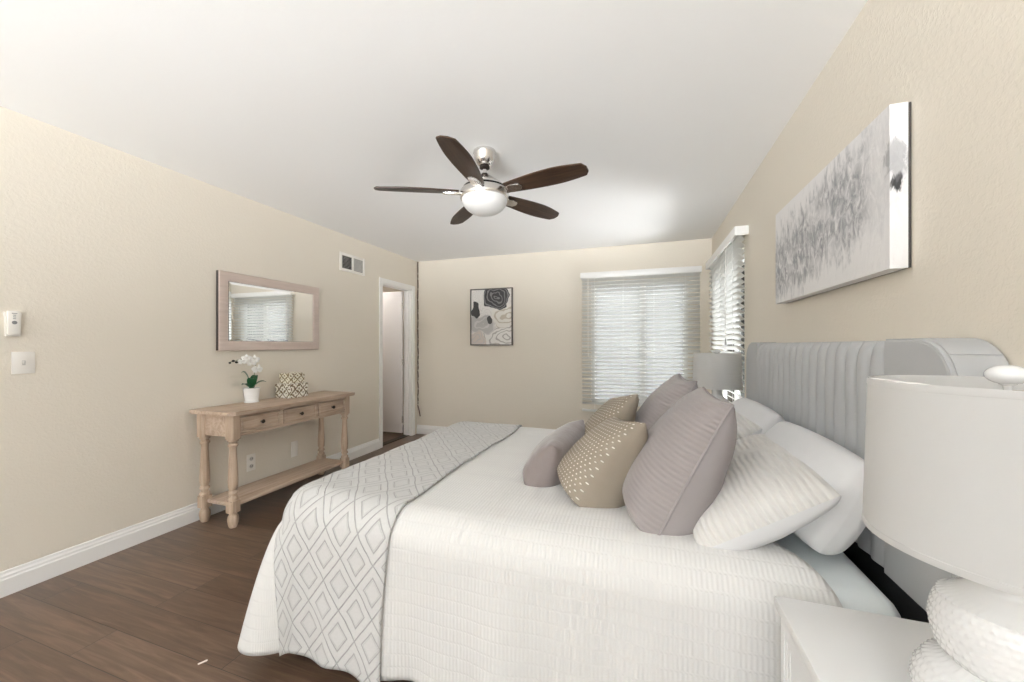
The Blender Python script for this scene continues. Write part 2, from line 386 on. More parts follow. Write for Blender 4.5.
def thing(name, label, cat, loc=(0, 0, 0), rz=0, group=None):
    o = bpy.data.objects.new(name, None); COL.objects.link(o); o.empty_display_size = 0.1
    o.location = loc; o.rotation_euler = (0, 0, rz)
    return tag(o, label, cat, group)
def struct(name, mat, fn, smooth=False):
    o = part(name, mat, None, fn, smooth); o['kind'] = 'structure'; return o
def copy_tree(o, parent=None):
    c = o.copy(); COL.objects.link(c)
    if parent: c.parent = parent
    for ch in list(o.children): copy_tree(ch, c)
    return c

# ---------------------------------------------------------------- room shell
XL, XR, YB, YF, HC = -3.02, 0.74, 4.76, -3.6, 2.44
T = 0.12
DY0, DY1, DZ = 3.97, 4.62, 2.02            # door opening in the left wall
WX0, WX1, WZ0, WZ1 = -0.58, 0.50, 0.55, 2.0  # window in the back wall
VY0, VY1 = 3.33, 4.45                       # window in the right wall
struct('floor', M['floor'], lambda bm: box(bm, (-4.8, YF-0.1, -0.1), (XR+T, 5.4, 0.0)))
struct('ceiling', M['ceil'], lambda bm: box(bm, (-4.8, YF-0.1, HC), (XR+T, 5.4, HC+0.1)))
def f(bm):
    box(bm, (XL-T, YF, 0), (XL, DY0, HC)); box(bm, (XL-T, DY1, 0), (XL, YB, HC)); box(bm, (XL-T, DY0, DZ), (XL, DY1, HC))
struct('wall_left', M['wall'], f)
def f(bm):
    box(bm, (XL-T, YB, 0), (WX0, YB+T, HC)); box(bm, (WX1, YB, 0), (XR+T, YB+T, HC))
    box(bm, (WX0, YB, 0), (WX1, YB+T, WZ0)); box(bm, (WX0, YB, WZ1), (WX1, YB+T, HC))
struct('wall_back', M['wall'], f)
def f(bm):
    box(bm, (XR, YF, 0), (XR+T, -3.2, HC)); box(bm, (XR, -1.4, 0), (XR+T, VY0, HC)); box(bm, (XR, -3.2, 0), (XR+T, -1.4, 0.9)); box(bm, (XR, -3.2, 2.2), (XR+T, -1.4, HC)); box(bm, (XR, VY1, 0), (XR+T, YB, HC))
    box(bm, (XR, VY0, 0), (XR+T, VY1, WZ0)); box(bm, (XR, VY0, WZ1), (XR+T, VY1, HC))
struct('wall_right', M['wall'], f)
def f(bm):
    box(bm, (XL-T, YF-T, 0), (-2.8, YF, HC)); box(bm, (0.5, YF-T, 0), (XR+T, YF, HC))
    box(bm, (-2.8, YF-T, 0), (0.5, YF, 0.9)); box(bm, (-2.8, YF-T, 2.3), (0.5, YF, HC))
struct('wall_front', M['wall'], f)
# the space beyond the door
def f(bm):
    box(bm, (-4.75, 3.2, 0), (-4.65, 5.3, HC)); box(bm, (-4.7, 5.2, 0), (XL-T, 5.3, HC)); box(bm, (-4.7, 3.1, 0), (XL-T, 3.2, HC))
    box(bm, (XL-T-0.005, 4.76, 0), (XL-T, 5.2, HC))
struct('wall_hall', M['wall'], f)

struct('ground', simple('paving', (0.5, 0.49, 0.47), 0.9), lambda bm: (box(bm, (-14, 5.4, -0.2), (14, 16, -0.1)), box(bm, (XR+T, -14, -0.2), (14, 5.4, -0.1)), box(bm, (-14, -16, -0.2), (XR+T, YF-0.1, -0.1))))
struct('wall_outside', simple('grey_render', (0.30, 0.30, 0.31), 0.9), lambda bm: (box(bm, (-6, 7.8, -0.1), (4.4, 7.95, 2.75)), box(bm, (4.25, -1, -0.1), (4.4, 7.8, 2.75))))

def base_profile(bm, a, b, inward, h=0.125):
    """baseboard run from a to b (xy), profile pushed along inward"""
    prof = [(0, 0), (0.016, 0), (0.016, h*0.66), (0.012, h*0.72), (0.012, h*0.80), (0.007, h*0.88), (0.006, h*0.97), (0.002, h), (0, h)]
    A = [bm.verts.new((a[0]+inward[0]*d, a[1]+inward[1]*d, z)) for d, z in prof]
    Bv = [bm.verts.new((b[0]+inward[0]*d, b[1]+inward[1]*d, z)) for d, z in prof]
    n = len(prof)
    for i in range(n): bm.faces.new((A[i], Bv[i], Bv[(i+1) % n], A[(i+1) % n]))
    bm.faces.new(A[::-1]); bm.faces.new(Bv)
struct('baseboard_left', M['trim'], lambda bm: base_profile(bm, (XL, YF), (XL, DY0-0.057), (1, 0)))
struct('baseboard_back', M['trim'], lambda bm: base_profile(bm, (XL, YB), (XR, YB), (0, -1)))
struct('baseboard_right', M['trim'], lambda bm: base_profile(bm, (XR, YF), (XR, YB), (-1, 0)))
# door: casing, jamb, stop, leaf swung into the far room, hinges
def f(bm):
    cw = 0.058
    for y0, y1 in ((DY0-cw, DY0), (DY1, DY1+cw)):
        box(bm, (XL, y0, 0), (XL+0.014, y1, DZ+cw), 0.003); box(bm, (XL-T-0.014, y0, 0), (XL-T, y1, DZ+cw), 0.003)
    box(bm, (XL, DY0, DZ), (XL+0.014, DY1, DZ+cw), 0.003); box(bm, (XL-T-0.014, DY0, DZ), (XL-T, DY1, DZ+cw), 0.003)
    box(bm, (XL-T, DY0, 0), (XL, DY0+0.012, DZ)); box(bm, (XL-T, DY1-0.012, 0), (XL, DY1, DZ)); box(bm, (XL-T, DY0, DZ-0.012), (XL, DY1, DZ))
    box(bm, (XL-0.075, DY1-0.024, 0), (XL-0.04, DY1-0.012, DZ-0.012)); box(bm, (XL-0.075, DY0+0.012, 0), (XL-0.04, DY0+0.024, DZ-0.012))
struct('trim_1', M['trim'], f)
struct('trim_2', M['bronze'], lambda bm: box(bm, (XL-T, DY0+0.012, 0), (XL-0.03, DY1-0.012, 0.008), 0.002))
d1 = bpy.data.objects.new('door_1', None); COL.objects.link(d1); d1.location = (XL-T-0.01, DY1-0.012, 0); d1['kind'] = 'structure'
pbox('door_leaf', M['doorw'], d1, (-0.64, -0.036, 0.035), (-0.004, 0, 2.0), 0.002)
for z in (0.22, 1.02, 1.8):
    part('hinge', M['nickel'], d1, lambda bm: (lathe(bm, [(0.006, z-0.045), (0.006, z+0.045)], (0.002, -0.005, 0), 10), box(bm, (-0.004, -0.034, z-0.045), (0.0, -0.002, z+0.045))))
def f(bm):
    lathe(bm, [(0.03, 0), (0.03, 0.006), (0.012, 0.012), (0.011, 0.035), (0.026, 0.045), (0.028, 0.06), (0.018, 0.07), (0.0, 0.071)], (-0.58, 0, 0), 16, axis='Y')
part('door_knob', M['nickel'], d1, lambda bm: lathe(bm, [(0.03, -0.036), (0.03, -0.042), (0.012, -0.048), (0.011, -0.07), (0.026, -0.08), (0.028, -0.095), (0.018, -0.105), (0.001, -0.106)], (-0.58, 0, 0.95), 16, axis='Y'), True)

# windows: vinyl frame, middle mullion, panes
def win(name, mk):
    r = bpy.data.objects.new(name, None); COL.objects.link(r); r['kind'] = 'structure'; mk(r); return r
def w1(r):
    y0, y1 = YB+0.05, YB+0.10
    def f(bm):
        box(bm, (WX0, y0, WZ0), (WX0+0.045, y1, WZ1), 0.003); box(bm, (WX1-0.045, y0, WZ0), (WX1, y1, WZ1), 0.003)
        box(bm, (WX0, y0, WZ0), (WX1, y1, WZ0+0.045), 0.003); box(bm, (WX0, y0, WZ1-0.045), (WX1, y1, WZ1), 0.003)
    part('window_frame', M['aluminium'], r, f, True)
    pbox('mullion', M['aluminium'], r, (-0.02, y0, WZ0+0.045), (0.05, y1-0.01, WZ1-0.045), 0.003)
    pbox('pane', M['glass'], r, (WX0+0.045, y0+0.02, WZ0+0.045), (-0.02, y0+0.024, WZ1-0.045))
    pbox('pane', M['glass'], r, (0.05, y0+0.02, WZ0+0.045), (WX1-0.045, y0+0.024, WZ1-0.045))
win('window_1', w1)
def w2(r):
    x0, x1 = XR+0.05, XR+0.10; ym = (VY0+VY1)/2
    def f(bm):
        box(bm, (x0, VY0, WZ0), (x1, VY0+0.045, WZ1), 0.003); box(bm, (x0, VY1-0.045, WZ0), (x1, VY1, WZ1), 0.003)
        box(bm, (x0, VY0, WZ0), (x1, VY1, WZ0+0.045), 0.003); box(bm, (x0, VY0, WZ1-0.045), (x1, VY1, WZ1), 0.003)
    part('window_frame', M['aluminium'], r, f, True)
    pbox('mullion', M['aluminium'], r, (x0, ym-0.035, WZ0+0.045), (x1-0.01, ym+0.035, WZ1-0.045), 0.003)
    pbox('pane', M['glass'], r, (x0+0.02, VY0+0.045, WZ0+0.045), (x0+0.024, ym-0.035, WZ1-0.045))
    pbox('pane', M['glass'], r, (x0+0.02, ym+0.035, WZ0+0.045), (x0+0.024, VY1-0.045, WZ1-0.045))
win('window_2', w2)
def w3(r):
    def f(bm):
        for x0, x1 in ((-2.8, -2.74), (-1.18, -1.12), (0.44, 0.5)): box(bm, (x0, YF-0.09, 0.9), (x1, YF-0.03, 2.3), 0.003)
        box(bm, (-2.8, YF-0.09, 0.9), (0.5, YF-0.03, 0.96), 0.003); box(bm, (-2.8, YF-0.09, 2.24), (0.5, YF-0.03, 2.3), 0.003)
    part('window_frame', M['aluminium'], r, f, True)
    for x0, x1 in ((-2.74, -1.18), (-1.12, 0.44)): pbox('pane', M['glass'], r, (x0, YF-0.062, 0.96), (x1, YF-0.058, 2.24))
win('window_added_3', w3)  # unseen window added behind the camera to let fill light in
def w4(r):
    def f(bm):
        for y0, y1 in ((-3.2, -3.14), (-2.33, -2.27), (-1.46, -1.4)): box(bm, (XR+0.03, y0, 0.9), (XR+0.09, y1, 2.2), 0.003)
        box(bm, (XR+0.03, -3.2, 0.9), (XR+0.09, -1.4, 0.96), 0.003); box(bm, (XR+0.03, -3.2, 2.14), (XR+0.09, -1.4, 2.2), 0.003)
    part('window_frame', M['aluminium'], r, f, True)
    for y0, y1 in ((-3.14, -2.33), (-2.27, -1.46)): pbox('pane', M['glass'], r, (XR+0.043, y0, 0.96), (XR+0.047, y1, 2.14))
win('window_added_4', w4)  # second unseen window, added in the right wall for side fill

# ---------------------------------------------------------------- window blinds
def slat(bm, length, c, along, out, tilt):
    """one curved slat; along = unit axis of its length, out = unit axis from the room to the glass; room edge up"""
    W, TH = 0.05, 0.0028; N = 4
    al, ou = Vector(along), Vector(out); up = Vector((0, 0, 1))
    rows = []
    for e in (-0.5, 0.5):
        top, bot = [], []
        for i in range(N+1):
            s = (i/N - 0.5)*W
            crown = 0.003*(1-(2*s/W)**2)
            a = ou*math.cos(tilt) - up*math.sin(tilt); nrm = up*math.cos(tilt) + ou*math.sin(tilt)
            p = Vector(c) + al*(e*length) + a*s + nrm*crown
            top.append(bm.verts.new(p + nrm*TH/2)); bot.append(bm.verts.new(p - nrm*TH/2))
        rows.append(top + bot[::-1])
    n = len(rows[0])
    for i in range(n): bm.faces.new((rows[0][i], rows[1][i], rows[1][(i+1) % n], rows[0][(i+1) % n]))
    bm.faces.new(rows[0][::-1]); bm.faces.new(rows[1])
def blind(label, base, along, out, L, ladders, wand_at, cord_at):
    """base: point on the wall at the floor, middle of the blind"""
    r = thing('window_blind', label, 'blind', base)
    al, ou = Vector(along), Vector(out)
    def P(a, o, z): return al*a - ou*o + Vector((0, 0, z))   # o = distance from the wall into the room
    def bx(bm, a0, a1, o0, o1, z0, z1, bev=0.003):
        p, q = P(a0, o0, z0), P(a1, o1, z1)
        box(bm, [min(p[i], q[i]) for i in range(3)], [max(p[i], q[i]) for i in range(3)], bev)
    part('valance', M['trim'], r, lambda bm: (bx(bm, -L/2-0.015, L/2+0.015, 0.078, 0.092, 2.058, 2.126), bx(bm, -L/2-0.015, -L/2-0.003, 0.0, 0.078, 2.058, 2.126), bx(bm, L/2+0.003, L/2+0.015, 0.0, 0.078, 2.058, 2.126)), True)
    part('headrail', M['slat'], r, lambda bm: bx(bm, -L/2, L/2, 0.012, 0.068, 2.068, 2.118))
    def f(bm):
        z = 2.045
        while z > 0.515:
            slat(bm, L, P(0, 0.042, z), al, ou, math.radians(38)); z -= 0.0452
    part('slats', M['slat'], r, f, True)
    part('bottom_rail', M['slat'], r, lambda bm: bx(bm, -L/2, L/2, 0.018, 0.066, 0.455, 0.478, 0.004), True)
    def f(bm):
        for a in ladders:
            for o in (0.0145, 0.0695): tube(bm, [P(a, o, 0.46), P(a, o, 2.07)], 0.0011, 5)
    part('ladder_cord', M['slat'], r, f)
    if wand_at is not None:
        part('tilt_wand', M['plastic'], r, lambda bm: (tube(bm, [P(wand_at, 0.085, 2.06), P(wand_at, 0.082, 1.15)], 0.004, 6), tube(bm, [P(wand_at, 0.082, 1.15), P(wand_at, 0.082, 1.11)], 0.006, 6)))
    if cord_at is not None:
        c = part('pull_cord', M['plastic'], r, lambda bm: tube(bm, [P(cord_at, 0.09, 2.06), P(cord_at, 0.09, 1.3)], 0.0015, 5))
        part('tassel', M['btn'], c, lambda bm: lathe(bm, [(0.003, 1.31), (0.007, 1.27), (0.008, 1.255), (0.0, 1.253)], P(cord_at, 0.09, 0), 8))
    return r
blind('white slatted blind on the wide window of the far wall, beside the framed print', (-0.035, YB, 0), (1, 0, 0), (0, 1, 0), 1.30, (-0.5, -0.17, 0.17, 0.5), -0.575, None)
blind('white slatted blind on the right-hand wall next to the headboard, seen edge-on', (XR, 3.88, 0), (0, 1, 0), (1, 0, 0), 1.33, (-0.5, 0.0, 0.5), None, -0.35)

# ---------------------------------------------------------------- ceiling fan
FX, FY = -0.912, 2.185
fan = thing('ceiling_fan', 'brushed nickel ceiling fan with five dark walnut blades and frosted light bowl', 'ceiling fan', (FX, FY, HC))
part('canopy', M['nickel'], fan, lambda bm: lathe(bm, [(0.068, 0), (0.070, -0.012), (0.066, -0.02), (0.062, -0.05), (0.048, -0.078), (0.03, -0.09), (0.015, -0.092)], seg=40), True)
part('downrod', M['nickel'], fan, lambda bm: lathe(bm, [(0.013, -0.08), (0.013, -0.15), (0.026, -0.15), (0.026, -0.165), (0.013, -0.166)], seg=20), True)
part('coupling', M['bronze'], fan, lambda bm: lathe(bm, [(0.02, -0.089), (0.031, -0.094), (0.031, -0.104), (0.016, -0.112)], seg=24), True)
part('motor_housing', M['nickel'], fan, lambda bm: lathe(bm, [(0.024, -0.140), (0.035, -0.150), (0.065, -0.172), (0.105, -0.200), (0.128, -0.220), (0.132, -0.228), (0.120, -0.229)], seg=48), True)
part('vent_ring', M['dark'], fan, lambda bm: lathe(bm, [(0.118, -0.226), (0.124, -0.230), (0.124, -0.240), (0.118, -0.244)], seg=48), True)
part('light_collar', M['nickel'], fan, lambda bm: lathe(bm, [(0.122, -0.241), (0.144, -0.244), (0.150, -0.256), (0.150, -0.288), (0.146, -0.296), (0.130, -0.297)], seg=48), True)
part('light_bowl', M['bowl'], fan, lambda bm: lathe(bm, [(0.137, -0.292)] + [(0.139*math.cos(t*PI/2/12), -0.296-0.096*math.sin(t*PI/2/12)) for t in range(13)], seg=48), True)
def blade_outline():
    pts = []
    L0, L1 = 0.155, 0.655
    N = 26; top = []; bot = []
    for i in range(N+1):
        t = i/N; x = L0+(L1-L0)*t
        wd = 0.044 + 0.026*math.sin(PI*min(1, t/0.62)/2) if t < 0.62 else 0.070
        if t > 0.62: wd = 0.070 - 0.026*((t-0.62)/0.38)**1.6
        if t > 0.965: wd *= math.sqrt(max(0.0, 1-((t-0.965)/0.0385)**2))
        top.append((x, wd)); bot.append((x, -wd))
    return bot + top[::-1]
BO = blade_outline()
bm0 = B(); prism(bm0, BO, -0.004, 0.004)
for v in bm0.verts: v.co.z += 0.012*(v.co.y/0.07)**2*0.3
bmesh.ops.recalc_face_normals(bm0, faces=bm0.faces); bme = bpy.data.meshes.new('blade'); bm0.to_mesh(bme); bm0.free(); bme.materials.append(M['blade'])
def bracket(bm):
    prism(bm, [(0.10, -0.022), (0.15, -0.030), (0.205, -0.036), (0.25, -0.026), (0.262, 0.0), (0.25, 0.026), (0.205, 0.036), (0.15, 0.030), (0.10, 0.022)], -0.013, -0.004)
    bmesh.ops.bevel(bm, geom=bm.edges[:], offset=0.003, segments=2, affect='EDGES')
for k in range(5):
    bl = bpy.data.objects.new('blade', bme); COL.objects.link(bl); bl.parent = fan; bl.location = (0, 0, -0.256)
    bl.rotation_euler = (Matrix.Rotation(math.radians(-155.5+72*k), 4, 'Z') @ Matrix.Rotation(math.radians(-12), 4, 'X')).to_euler()
    if k == 0: br = part('blade_bracket', M['nickel'], bl, bracket, True); brm = br.data
    else:
        br = bpy.data.objects.new('blade_bracket', brm); COL.objects.link(br); br.parent = bl

# ---------------------------------------------------------------- left wall fittings
def plate(bm, w, h, d=0.006): box(bm, (0, -w/2, -h/2), (d, w/2, h/2), 0.002)
v = thing('air_vent', 'white two-panel air vent grille high on the left wall near the doorway', 'air vent', (XL, 3.46, 2.145))
def f(bm):
    W, H = 0.385, 0.195
    box(bm, (0, -W/2, -H/2), (0.012, -W/2+0.03, H/2), 0.002); box(bm, (0, W/2-0.03, -H/2), (0.012, W/2, H/2), 0.002)
    box(bm, (0, -W/2+0.03, -H/2), (0.012, W/2-0.03, -H/2+0.028), 0.002); box(bm, (0, -W/2+0.03, H/2-0.028), (0.012, W/2-0.03, H/2), 0.002)
    box(bm, (0, -0.013, -H/2+0.028), (0.012, 0.013, H/2-0.028), 0.002)
part('frame', M['plastic'], v, f, True)
pbox('backing', M['dark'], v, (0.0005, -0.165, -0.07), (0.001, 0.165, 0.07))
for (y0, y1, m, ang) in ((-0.1625, -0.013, M['grille'], -0.25), (0.013, 0.1625, M['grille'], 0.9)):
    def f(bm):
        for i in range(10):
            z = -0.063+i*0.014; dz = 0.010*math.sin(ang); dx = 0.010*math.cos(ang)
            a = [bm.verts.new((0.002, y, z)) for y in (y0, y1)] + [bm.verts.new((0.002+dx*0.9, y, z+dz)) for y in (y1, y0)]
            b = [bm.verts.new(q.co + Vector((0, 0, 0.0026))) for q in a]
            bm.faces.new(a); bm.faces.new(b[::-1])
            for j in range(4): bm.faces.new((a[j], b[j], b[(j+1) % 4], a[(j+1) % 4]))
    part('louver', m, v, f)
rc = thing('fan_remote', 'white wall-mounted fan remote with grey buttons above the light switch', 'remote control', (XL, 1.04, 1.36))
part('holder', M['plastic'], rc, lambda bm: prism(bm, [(-0.030, 0.058), (0.030, 0.058), (0.026, 0.03), (0.024, -0.063), (-0.024, -0.063), (-0.026, 0.03)], 0.0, 0.014, 'YZ'))
pbox('handset', M['plastic'], rc, (0.006, -0.021, -0.055), (0.024, 0.021, 0.064), 0.004)
def f(bm):
    for i, z in enumerate((0.052, 0.043, 0.034, 0.025)): box(bm, (0.0235, -0.009 if i == 0 else -0.005, z-0.002), (0.0255, 0.009 if i == 0 else 0.005, z+0.002))
    lathe(bm, [(0.009, 0.0235), (0.009, 0.026), (0.0, 0.0265)], (0, 0, 0.006), 14, axis='X')
part('button', M['btn'], rc, f)
sw = thing('light_switch', 'square white light switch plate with small toggle near the left edge', 'light switch', (XL, 1.077, 1.161))
part('plate', M['plastic'], sw, lambda bm: plate(bm, 0.08, 0.113), True)
part('toggle', M['grille'], sw, lambda bm: (box(bm, (0.006, -0.006, -0.012), (0.0075, 0.006, 0.012)), box(bm, (0.0075, -0.004, -0.002), (0.016, 0.004, 0.008), 0.001)))
ol = thing('wall_outlet', 'white duplex electrical outlet on the left wall seen under the console table', 'outlet', (XL, 2.297, 0.297))
part('plate', M['plastic'], ol, lambda bm: plate(bm, 0.073, 0.135), True)
for z in (0.03, -0.03):
    part('socket', M['grille'], ol, lambda bm: (lathe(bm, [(0.017, 0.006), (0.017, 0.009), (0.0, 0.0091)], (0, 0, z), 14, axis='X')), True)
    part('slot', M['dark'], ol, lambda bm: (box(bm, (0.009, -0.008, z-0.006), (0.0096, -0.005, z+0.008)), box(bm, (0.009, 0.005, z-0.006), (0.0096, 0.008, z+0.008))))
bp = part('blank_wall_plate', M['plastic'], None, lambda bm: (box(bm, (0, -0.034, -0.07), (0.006, 0.034, 0.07), 0.002), lathe(bm, [(0.003, 0.006), (0.003, 0.0068), (0.0, 0.007)], (0, 0, 0.04), 8, axis='X'), lathe(bm, [(0.003, 0.006), (0.003, 0.0068), (0.0, 0.007)], (0, 0, -0.04), 8, axis='X')), True, (XL, 2.71, 0.302))
tag(bp, 'plain blank white wall plate right of the outlet under the console', 'wall plate')
# loose cable down the corner
def f(bm):
    pts = []
    for i in range(60):
        t = i/59; z = HC - 0.003 - t*2.19
        wob = 0.012*noise.noise(Vector((t*9, 3.1, 0)))*min(1, t*3) + (0.006*math.sin(t*40) if t > 0.55 else 0)
        pts.append((XL+0.012+abs(wob)+0.035*max(0, t-0.93)/0.07, YB-0.008-abs(wob)*0.3, z))
    tube(bm, pts, 0.0075, 6)
tag(part('wall_cable', M['cord'], None, f, True), 'thin brown cable hanging down the far left corner beside the doorway', 'cable')
# mirror
mi = thing('wall_mirror', 'rectangular mirror in a wide blush wood frame above the console table', 'mirror', (XL, 2.499, 1.513))
MW, MH, FW = 0.945, 0.605, 0.078
def f(bm):
    a = [(-MW/2, -MH/2), (MW/2, -MH/2), (MW/2, MH/2), (-MW/2, MH/2)]
    i_ = [(-MW/2+FW, -MH/2+FW), (MW/2-FW, -MH/2+FW), (MW/2-FW, MH/2-FW), (-MW/2+FW, MH/2-FW)]
    def ring(pts, x): return [bm.verts.new((x, p[0], p[1])) for p in pts]
    sh = lambda pts, k: [(p[0]*(1-k/abs(p[0])), p[1]*(1-k/abs(p[1]))) for p in pts]
    r = [ring(a, 0.012), ring(sh(a, 0.001), 0.027), ring(sh(a, 0.004), 0.031), ring(sh(i_, -0.012), 0.030), ring(sh(i_, -0.008), 0.026), ring(i_, 0.022), ring(i_, 0.012)]
    for k in range(len(r)):
        A, Bq = r[k], r[(k+1) % len(r)]
        for j in range(4): bm.faces.new((A[j], A[(j+1) % 4], Bq[(j+1) % 4], Bq[j]))
part('frame', M['mframe'], mi, f)
pbox('backing', M['mback'], mi, (0.001, -MW/2-0.001, -MH/2+0.002), (0.024, MW/2+0.001, MH/2-0.002))
def f(bm):
    y, z = MW/2-FW+0.002, MH/2-FW+0.002; bv = 0.018
    o = [bm.verts.new((0.0255, a, b)) for a, b in ((-y, -z), (y, -z), (y, z), (-y, z))]
    q = [bm.verts.new((0.0268, a, b)) for a, b in ((-y+bv, -z+bv), (y-bv, -z+bv), (y-bv, z-bv), (-y+bv, z-bv))]
    bk = [bm.verts.new((0.0245, a, b)) for a, b in ((-y, -z), (y, -z), (y, z), (-y, z))]
    bm.faces.new(q); bm.faces.new(bk[::-1])
    for j in range(4):
        bm.faces.new((o[j], o[(j+1) % 4], q[(j+1) % 4], q[j])); bm.faces.new((bk[j], bk[(j+1) % 4], o[(j+1) % 4], o[j]))
part('glass', M['mirror'], mi, f)

# ---------------------------------------------------------------- console table
ct = thing('console_table', 'long washed oak console table with three drawers, turned legs and low shelf', 'console table', (-2.79, 2.425, 0))
def f(bm):
    x0, x1, y0, y1, c = -0.205, 0.20, -0.595, 0.612, 0.035
    o = [(x0, y0), (x1-c, y0), (x1, y0+c), (x1, y1-c), (x1-c, y1), (x0, y1)]
    prism(bm, o, 0.782, 0.800)
    s = [(a*0.985, b*0.992) for a, b in o]; prism(bm, s, 0.774, 0.782)
    bmesh.ops.bevel(bm, geom=[e for e in bm.edges if e.calc_face_angle(0) > 0.5], offset=0.003, segments=2, affect='EDGES')
part('tabletop', M['console'], ct, f, True)
def f(bm):
    box(bm, (-0.165, -0.545, 0.622), (0.135, 0.545, 0.774))           # case
    box(bm, (0.135, -0.52, 0.754), (0.155, 0.52, 0.774)); box(bm, (0.135, -0.52, 0.622), (0.155, 0.52, 0.640))
    for y in (-0.52, -0.183, 0.160, 0.497): box(bm, (0.135, y, 0.640), (0.155, y+0.023, 0.754))
part('apron', M['console'], ct, f)
def leg(bm, sx, sy):
    cx, cy = sx, sy
    h = 0.036
    o = [(-h, -h), (h, -h), (h, h), (-h, h)]
    c = 0.010
    oc = [(-h+c, -h), (h-c, -h), (h, -h+c), (h, h-c), (h-c, h), (-h+c, h), (-h, h-c), (-h, -h+c)]
    prism(bm, [(cx+a, cy+b) for a, b in oc], 0.605, 0.774)
    prism(bm, [(cx+a*0.94, cy+b*0.94) for a, b in oc], 0.105, 0.185)
    prof = [(0.030, 0.608), (0.033, 0.600), (0.033, 0.592), (0.024, 0.585), (0.024, 0.575), (0.031, 0.568), (0.031, 0.560), (0.023, 0.550), (0.022, 0.52), (0.025, 0.45), (0.029, 0.38), (0.031, 0.32), (0.030, 0.28), (0.024, 0.262), (0.022, 0.255), (0.030, 0.246), (0.031, 0.236), (0.023, 0.226), (0.023, 0.215), (0.031, 0.207), (0.032, 0.195), (0.028, 0.184)]
    lathe(bm, prof, (cx, cy, 0), 20)
    lathe(bm, [(0.028, 0.106), (0.024, 0.098), (0.024, 0.088), (0.031, 0.078), (0.034, 0.055), (0.031, 0.028), (0.025, 0.006), (0.022, 0.0)], (cx, cy, 0), 20)
for sx, sy in ((0.125, -0.525), (0.125, 0.525), (-0.155, -0.525), (-0.155, 0.525)):
    part('leg', M['consolev'], ct, lambda bm: leg(bm, sx, sy), True)
part('shelf', M['console'], ct, lambda bm: box(bm, (-0.15, -0.53, 0.138), (0.135, 0.53, 0.162), 0.003), True)
for y0, y1 in ((-0.497, -0.183), (-0.160, 0.160), (0.183, 0.497)):
    def f(bm):
        box(bm, (0.13, y0+0.003, 0.643), (0.152, y1-0.003, 0.751), 0.002)
        i = 0.016                                     # raised bead around a recessed panel
        for a, b, c, d in ((y0+0.003, y1-0.003, 0.643, 0.643+i), (y0+0.003, y1-0.003, 0.751-i, 0.751), (y0+0.003, y0+0.003+i, 0.643+i, 0.751-i), (y1-0.003-i, y1-0.003, 0.643+i, 0.751-i)):
            box(bm, (0.150, a, c), (0.161, b, d), 0.002)
    dr = part('drawer', M['console'], ct, f, True)
    ym = (y0+y1)/2
    part('knob', M['bronze'], dr, lambda bm: (lathe(bm, [(0.006, 0.150), (0.005, 0.165), (0.013, 0.170), (0.015, 0.176), (0.010, 0.182), (0.0, 0.183)], (0, ym, 0.697), 14, axis='X')), True)

# orchid in its pot
oc = thing('potted_orchid', 'white artificial orchid in a white ceramic pot on the console table', 'plant', (-2.93, 2.235, 0.800))
part('pot', M['pot'], oc, lambda bm: lathe(bm, [(0.040, 0), (0.050, 0.002), (0.051, 0.008), (0.045, 0.014), (0.051, 0.06), (0.058, 0.112), (0.060, 0.116), (0.057, 0.116), (0.052, 0.100), (0.0, 0.098)], seg=32), True)
part('moss', M['soil'], oc, lambda bm: lathe(bm, [(0.052, 0.099), (0.045, 0.108), (0.02, 0.114), (0.0, 0.115)], seg=16), True)
def leafmesh(bm, ang, L, W, rise, droop):
    N = 10; A = []
    for i in range(N+1):
        t = i/N; wd = W*math.sin(PI*(0.08+0.92*t)**0.8)*0.5 if t < 1 else 0.0
        r = L*t*0.9; z = 0.108 + rise*math.sin(t*PI*0.55) - droop*t*t
        c = Vector((r*math.cos(ang), r*math.sin(ang), z)); s = Vector((-math.sin(ang), math.cos(ang), 0))
        A.append([c - s*wd + Vector((0, 0, wd*0.35)), c, c + s*wd + Vector((0, 0, wd*0.35))])
    V = [[bm.verts.new(p) for p in row] for row in A]; U = [[bm.verts.new(p - Vector((0, 0, 0.002))) for p in row] for row in A]
    for i in range(N):
        for j in range(2):
            bm.faces.new((V[i][j], V[i][j+1], V[i+1][j+1], V[i+1][j])); bm.faces.new((U[i][j+1], U[i][j], U[i+1][j], U[i+1][j+1]))
        for j in (0, 2): bm.faces.new((V[i][j], V[i+1][j], U[i+1][j], U[i][j]))
for ang, L, W, r, d in ((-2.3, 0.075, 0.075, 0.15, 0.02), (0.9, 0.11, 0.055, 0.07, 0.02), (-1.45, 0.10, 0.06, 0.05, 0.01), (-0.6, 0.09, 0.065, 0.10, 0.02), (1.8, 0.06, 0.065, 0.11, 0.01)):
    part('leaf', M['leaf'], oc, lambda bm: leafmesh(bm, ang, L, W, r, d), True)
def arch(t):   # flower stem: up, then arching along the wall toward the near end
    return Vector((0.005+0.03*t, 0.045*math.sin(t*PI*0.5) - 0.245*max(0, t-0.35)/0.65, 0.105 + 0.25*math.sin(min(1, t*1.55)*PI/2) - 0.03*max(0, t-0.6)/0.4))
part('stem', M['stem'], oc, lambda bm: tube(bm, [arch(i/20) for i in range(21)], 0.0022, 6), True)
